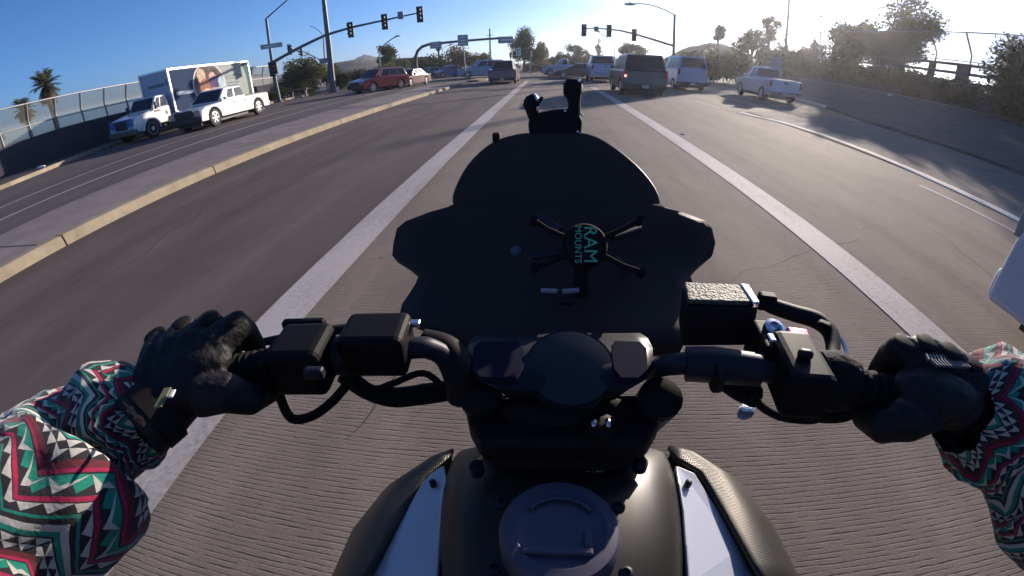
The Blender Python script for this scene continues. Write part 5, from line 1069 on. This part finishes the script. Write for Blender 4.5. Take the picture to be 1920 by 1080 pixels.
# body: one skinned figure inside the clothes
sk = bpy.data.meshes.new('body'); J = [(0, -.52, .95), (0, -.44, 1.12), (0, -.38, 1.30), (0, -.36, 1.46), (0, -.34, 1.54), (0, -.31, 1.68),
     (-.20, -.36, 1.41), (-.38, -.21, 1.30), (-.48, -.10, 1.20), (-.53, .0, 1.175), tuple(Vector((-0.498,0.113,1.18))), tuple(Vector((-0.496,0.17,1.185))), LW,
     (.20, -.36, 1.41), (.45, -.20, 1.29), (.58, -.07, 1.185), (.625, .03, 1.16), tuple(Vector((0.58,0.236,1.18))), tuple(Vector((0.55,0.27,1.19))), RW, (-.13, -.48, .92), (-.25, -.02, .86), (-.24, -.28, .42), (-.24, -.14, .36), (.13, -.48, .92), (.31, -.02, .86), (.30, -.28, .42), (.30, -.14, .36)]
E_ = [(0, 1), (1, 2), (2, 3), (3, 4), (4, 5), (3, 6), (6, 7), (7, 8), (8, 9), (9, 10), (10, 11), (11, 12), (3, 13), (13, 14), (14, 15), (15, 16), (16, 17), (17, 18), (18, 19), (0, 20), (20, 21), (21, 22), (22, 23), (0, 24), (24, 25), (25, 26), (26, 27)]
RD = [.15, .14, .16, .10, .055, .085]+[.06, .05, .042, .04, .036, .032, .027]*2+[.09, .065, .045, .04]*2
sk.from_pydata([tuple(Vector(p)-pr) for p in J], E_, []); ob = bpy.data.objects.new('body', sk); COL.objects.link(ob); ob.parent = person
mo = ob.modifiers.new('skin', 'SKIN'); 
for v, r_ in zip(sk.skin_vertices[0].data, RD): v.radius = (r_, r_*.9)
sk.skin_vertices[0].data[0].use_root = True; mo.use_smooth_shade = True
mo2 = ob.modifiers.new('sub', 'SUBSURF'); mo2.levels = 2; mo2.render_levels = 2; sk.materials.append(M_trou)
mk('jacket', MB().grid([[(rx*math.cos(a), cy+ry*math.sin(a)+.2, zz) for a in [2*PI*k/24 for k in range(24)]] for zz, cy, rx, ry in ((.92, -.50, .19, .15), (1.05, -.46, .18, .15), (1.2, -.41, .20, .15), (1.36, -.37, .22, .13), (1.44, -.36, .20, .11), (1.50, -.35, .09, .08))], True), M_sleeve, person, smooth=True, sub=1)
hm = mk('helmet', MB().ell(Vector((0, -.30, 1.70))-pr, (.13, .15, .15)), B_gloss, person, smooth=True); mk('visor', MB().ell(Vector((0, -.255, 1.69))-pr, (.115, .12, .065)), M_glass, hm, smooth=True)

# sleeves
sleeve('sleeve', [(-0.403,0.232,1.205), (-0.434,0.229,1.2), (-0.466,0.209,1.195), (-0.496,0.17,1.185), (-0.498,0.113,1.18), (-.53, .0, 1.175), (-.48, -.10, 1.20), (-.38, -.21, 1.30), (-.22, -.35, 1.41)],
       [.038, .056, .066, .078, .092, .098, .095, .088, .095], 3, [(.045, .02, .016, 1.0, 1), (.09, .018, -.016, 2.5, 2), (.135, .03, .020, 4.0, 1), (.22, .02, -.010, .5, 2), (.30, .04, .012, 2, 2), (.38, .03, -.010, 5, 1)], person, M_sleeve, u0=.05)
sleeve('sleeve', [(0.459,0.27,1.205), (0.494,0.266,1.2), (0.538,0.249,1.19), (0.564,0.213,1.18), (0.585,0.166,1.165), (.60, .03, 1.16), (.57, -.08, 1.19), (.43, -.21, 1.30), (.22, -.35, 1.41)],
       [.046, .072, .078, .082, .088, .092, .092, .088, .095], 8, [(.04, .02, .010, 1.0, 1), (.10, .025, -.012, 2.5, 2), (.17, .03, .012, 4.0, 1), (.26, .03, -.012, .5, 2), (.34, .04, .012, 2, 2)], person, M_sleeve, u0=.11)

# gloves: one continuous hand each, five fingers wrapped round the grip
def glove(side, wrist, gA, gB, label=None):
    """gA outer end, gB inner end of the gripped length; side -1 left, +1 right"""
    gA, gB, wrist = Vector(gA), Vector(gB), Vector(wrist); ax_ = (gB-gA).normalized(); up = Vector((0, 0, 1)); fw = up.cross(ax_)*(1 if side < 0 else -1); fw = fw if fw.y > 0 else -fw; fw.normalize()
    c0 = (gA+gB)/2; mb = MB(); L_ = (gB-gA).length
    P = lambda s, f, u: c0+ax_*s*L_*.5+fw*f+up*u
    # back of hand from wrist to knuckles
    kn = []
    for i, s in enumerate((-.86, -.32, .22, .74)):            # little, ring, middle, index
        kn.append(P(s, .020+(.006, .012, .014, .008)[i], .040+(-.004, .002, .004, .001)[i]))
    wr_ = wrist
    for i, k in enumerate(kn):
        o_ = (i-1.5)*.012; mb.tube([wr_+ax_*o_*1.0, wr_.lerp(k, .35)+up*.004+ax_*o_*.5, wr_.lerp(k, .7)+up*.006, k], [.027, .026, .022, .0165], 12)
    mb.ell((wr_+c0)/2+up*.012, (.046, .042, .026), Matrix.Rotation(math.atan2(ax_.y, ax_.x), 3, 'Z'))
    mb.ell(P(0, -.012, .026), (.048, .030, .020), Matrix.Rotation(math.atan2(ax_.y, ax_.x), 3, 'Z'))
    # fingers curl over the front and under the grip
    ln = (.85, .97, 1.04, .95)
    for i, k in enumerate(kn):
        s = (-.86, -.32, .22, .74)[i]; q_ = ln[i]
        mb.tube([k, P(s, .043*q_, .024), P(s, .050*q_, -.002), P(s, .036, -.028*q_), P(s, .012, -.036*q_)], [.0155, .0145, .0135, .0125, .0105], 12)
        mb.ell(k+up*.002, (.0155, .0155, .013))
    # thumb leaves the inner side of the palm near its base and closes under the grip
    b0 = wr_.lerp(P(.75, -.02, .01), .55)
    mb.tube([b0-fw*.01, P(.70, -.044, .004), P(.98, -.040, -.012), P(1.12, -.012, -.026), P(1.05, .012, -.030)], [.026, .022, .0175, .015, .0115], 12)
    # gauntlet
    d = (wr_-c0).normalized(); mb.tube([wr_-d*.02, wr_+d*.012, wr_+d*.04], [.031, .036, .038], 16)
    g = mk('glove', mb, G_blk, person, remesh=.0028)
    g.data.transform(Matrix.Translation(-pr))
    for i in range(3):
        m_ = [(kn[i]+kn[i+1])/2+up*.010, (kn[i]+kn[i+1])/2*.6+wr_*.4+up*.020, (kn[i]+kn[i+1])/2*.25+wr_*.75+up*.028]
        mk('seam', MB().tube([tuple(q_-pr) for q_ in m_], .0014, 6, sm=4), G_arm, g, smooth=True)
    for i, k in enumerate(kn): mk('knuckle_guard', MB().ell(k-pr+up*.011-fw*.004, (.012, .017, .004), Matrix.Rotation(math.atan2(fw.y, fw.x)-PI/2, 3, 'Z')), G_arm, g, smooth=True)
    return g, P, kn, up, ax_, fw, wr_, d
gl = glove(-1, (-0.397,0.239,1.212), (-0.439,0.27,1.216), (-0.318,0.31,1.216))
gr = glove(1, (0.459,0.276,1.212), (0.447,0.256,1.216), (0.354,0.294,1.216))
# wrist strap with a pale yellow tab on the left, textured plate on the right
g, P, kn, up, ax_, fw, wr_, d = gl
M_tab = mat('strap_tab', (.13, .14, .05), .6)
mk('wrist_strap', MB().tube(rp([wr_+d*.004+up*.0, wr_+d*.026]), .0385, 18), G_arm, g, smooth=True)
mk('strap_tab', MB().box(Vector((-0.355,0.214,1.252))-pr, (.009, .028, .002), Matrix.Rotation(.35, 3, 'Z')), M_tab, g, bevel=.001)
mk('strap_tab', MB().box(Vector((-0.344,0.218,1.255))-pr, (.005, .011, .002), Matrix.Rotation(.35, 3, 'Z')), M_white, g, bevel=.001)
g, P, kn, up, ax_, fw, wr_, d = gr
mk('wrist_strap', MB().tube(rp([wr_+d*.004, wr_+d*.024]), .0385, 18), G_arm, g, smooth=True)
for k in range(12):
    a = Vector((0.383,0.284,1.268)); b = Vector((0.44,0.285,1.262)); p = a.lerp(b, k/11)
    for j in (0, 1): mk('grip_rib', MB().box(p-pr+Vector((j*.002, -j*.009, .001)), (.0018, .010, .003), Matrix.Rotation(-.45+j*.5, 3, 'Z')), G_rib, g)
mk('collar_cord', MB().tube(rp([(0.448,0.286,1.24),(0.451,0.287,1.25),(0.471,0.289,1.255),(0.506,0.291,1.25)]), .0018, 6), B_chr, g, smooth=True)

# ================================================================ AIR
hz = mk('glare_haze', MB().b2((-1000, -900, -1.5), (1000, 1050, 42)), mat('haze_unused', (1, 1, 1)))  # haze volume added for glare around the sun and a pale horizon
hm_ = bpy.data.materials.new('glare_haze_volume'); hm_.use_nodes = True; t = hm_.node_tree; t.nodes.clear(); ov = t.nodes.new('ShaderNodeOutputMaterial'); pv = t.nodes.new('ShaderNodeVolumePrincipled')
pv.inputs['Color'].default_value = (0.93, 0.94, 1.0, 1); pv.inputs['Density'].default_value = 0.0006; pv.inputs['Anisotropy'].default_value = 0.72
t.links.new(pv.outputs[0], ov.inputs['Volume']); hz.data.materials.clear(); hz.data.materials.append(hm_); hz['kind'] = 'stuff'; hz['label'] = 'pale haze volume added over the street for sun glare'; hz['category'] = 'glare_haze'
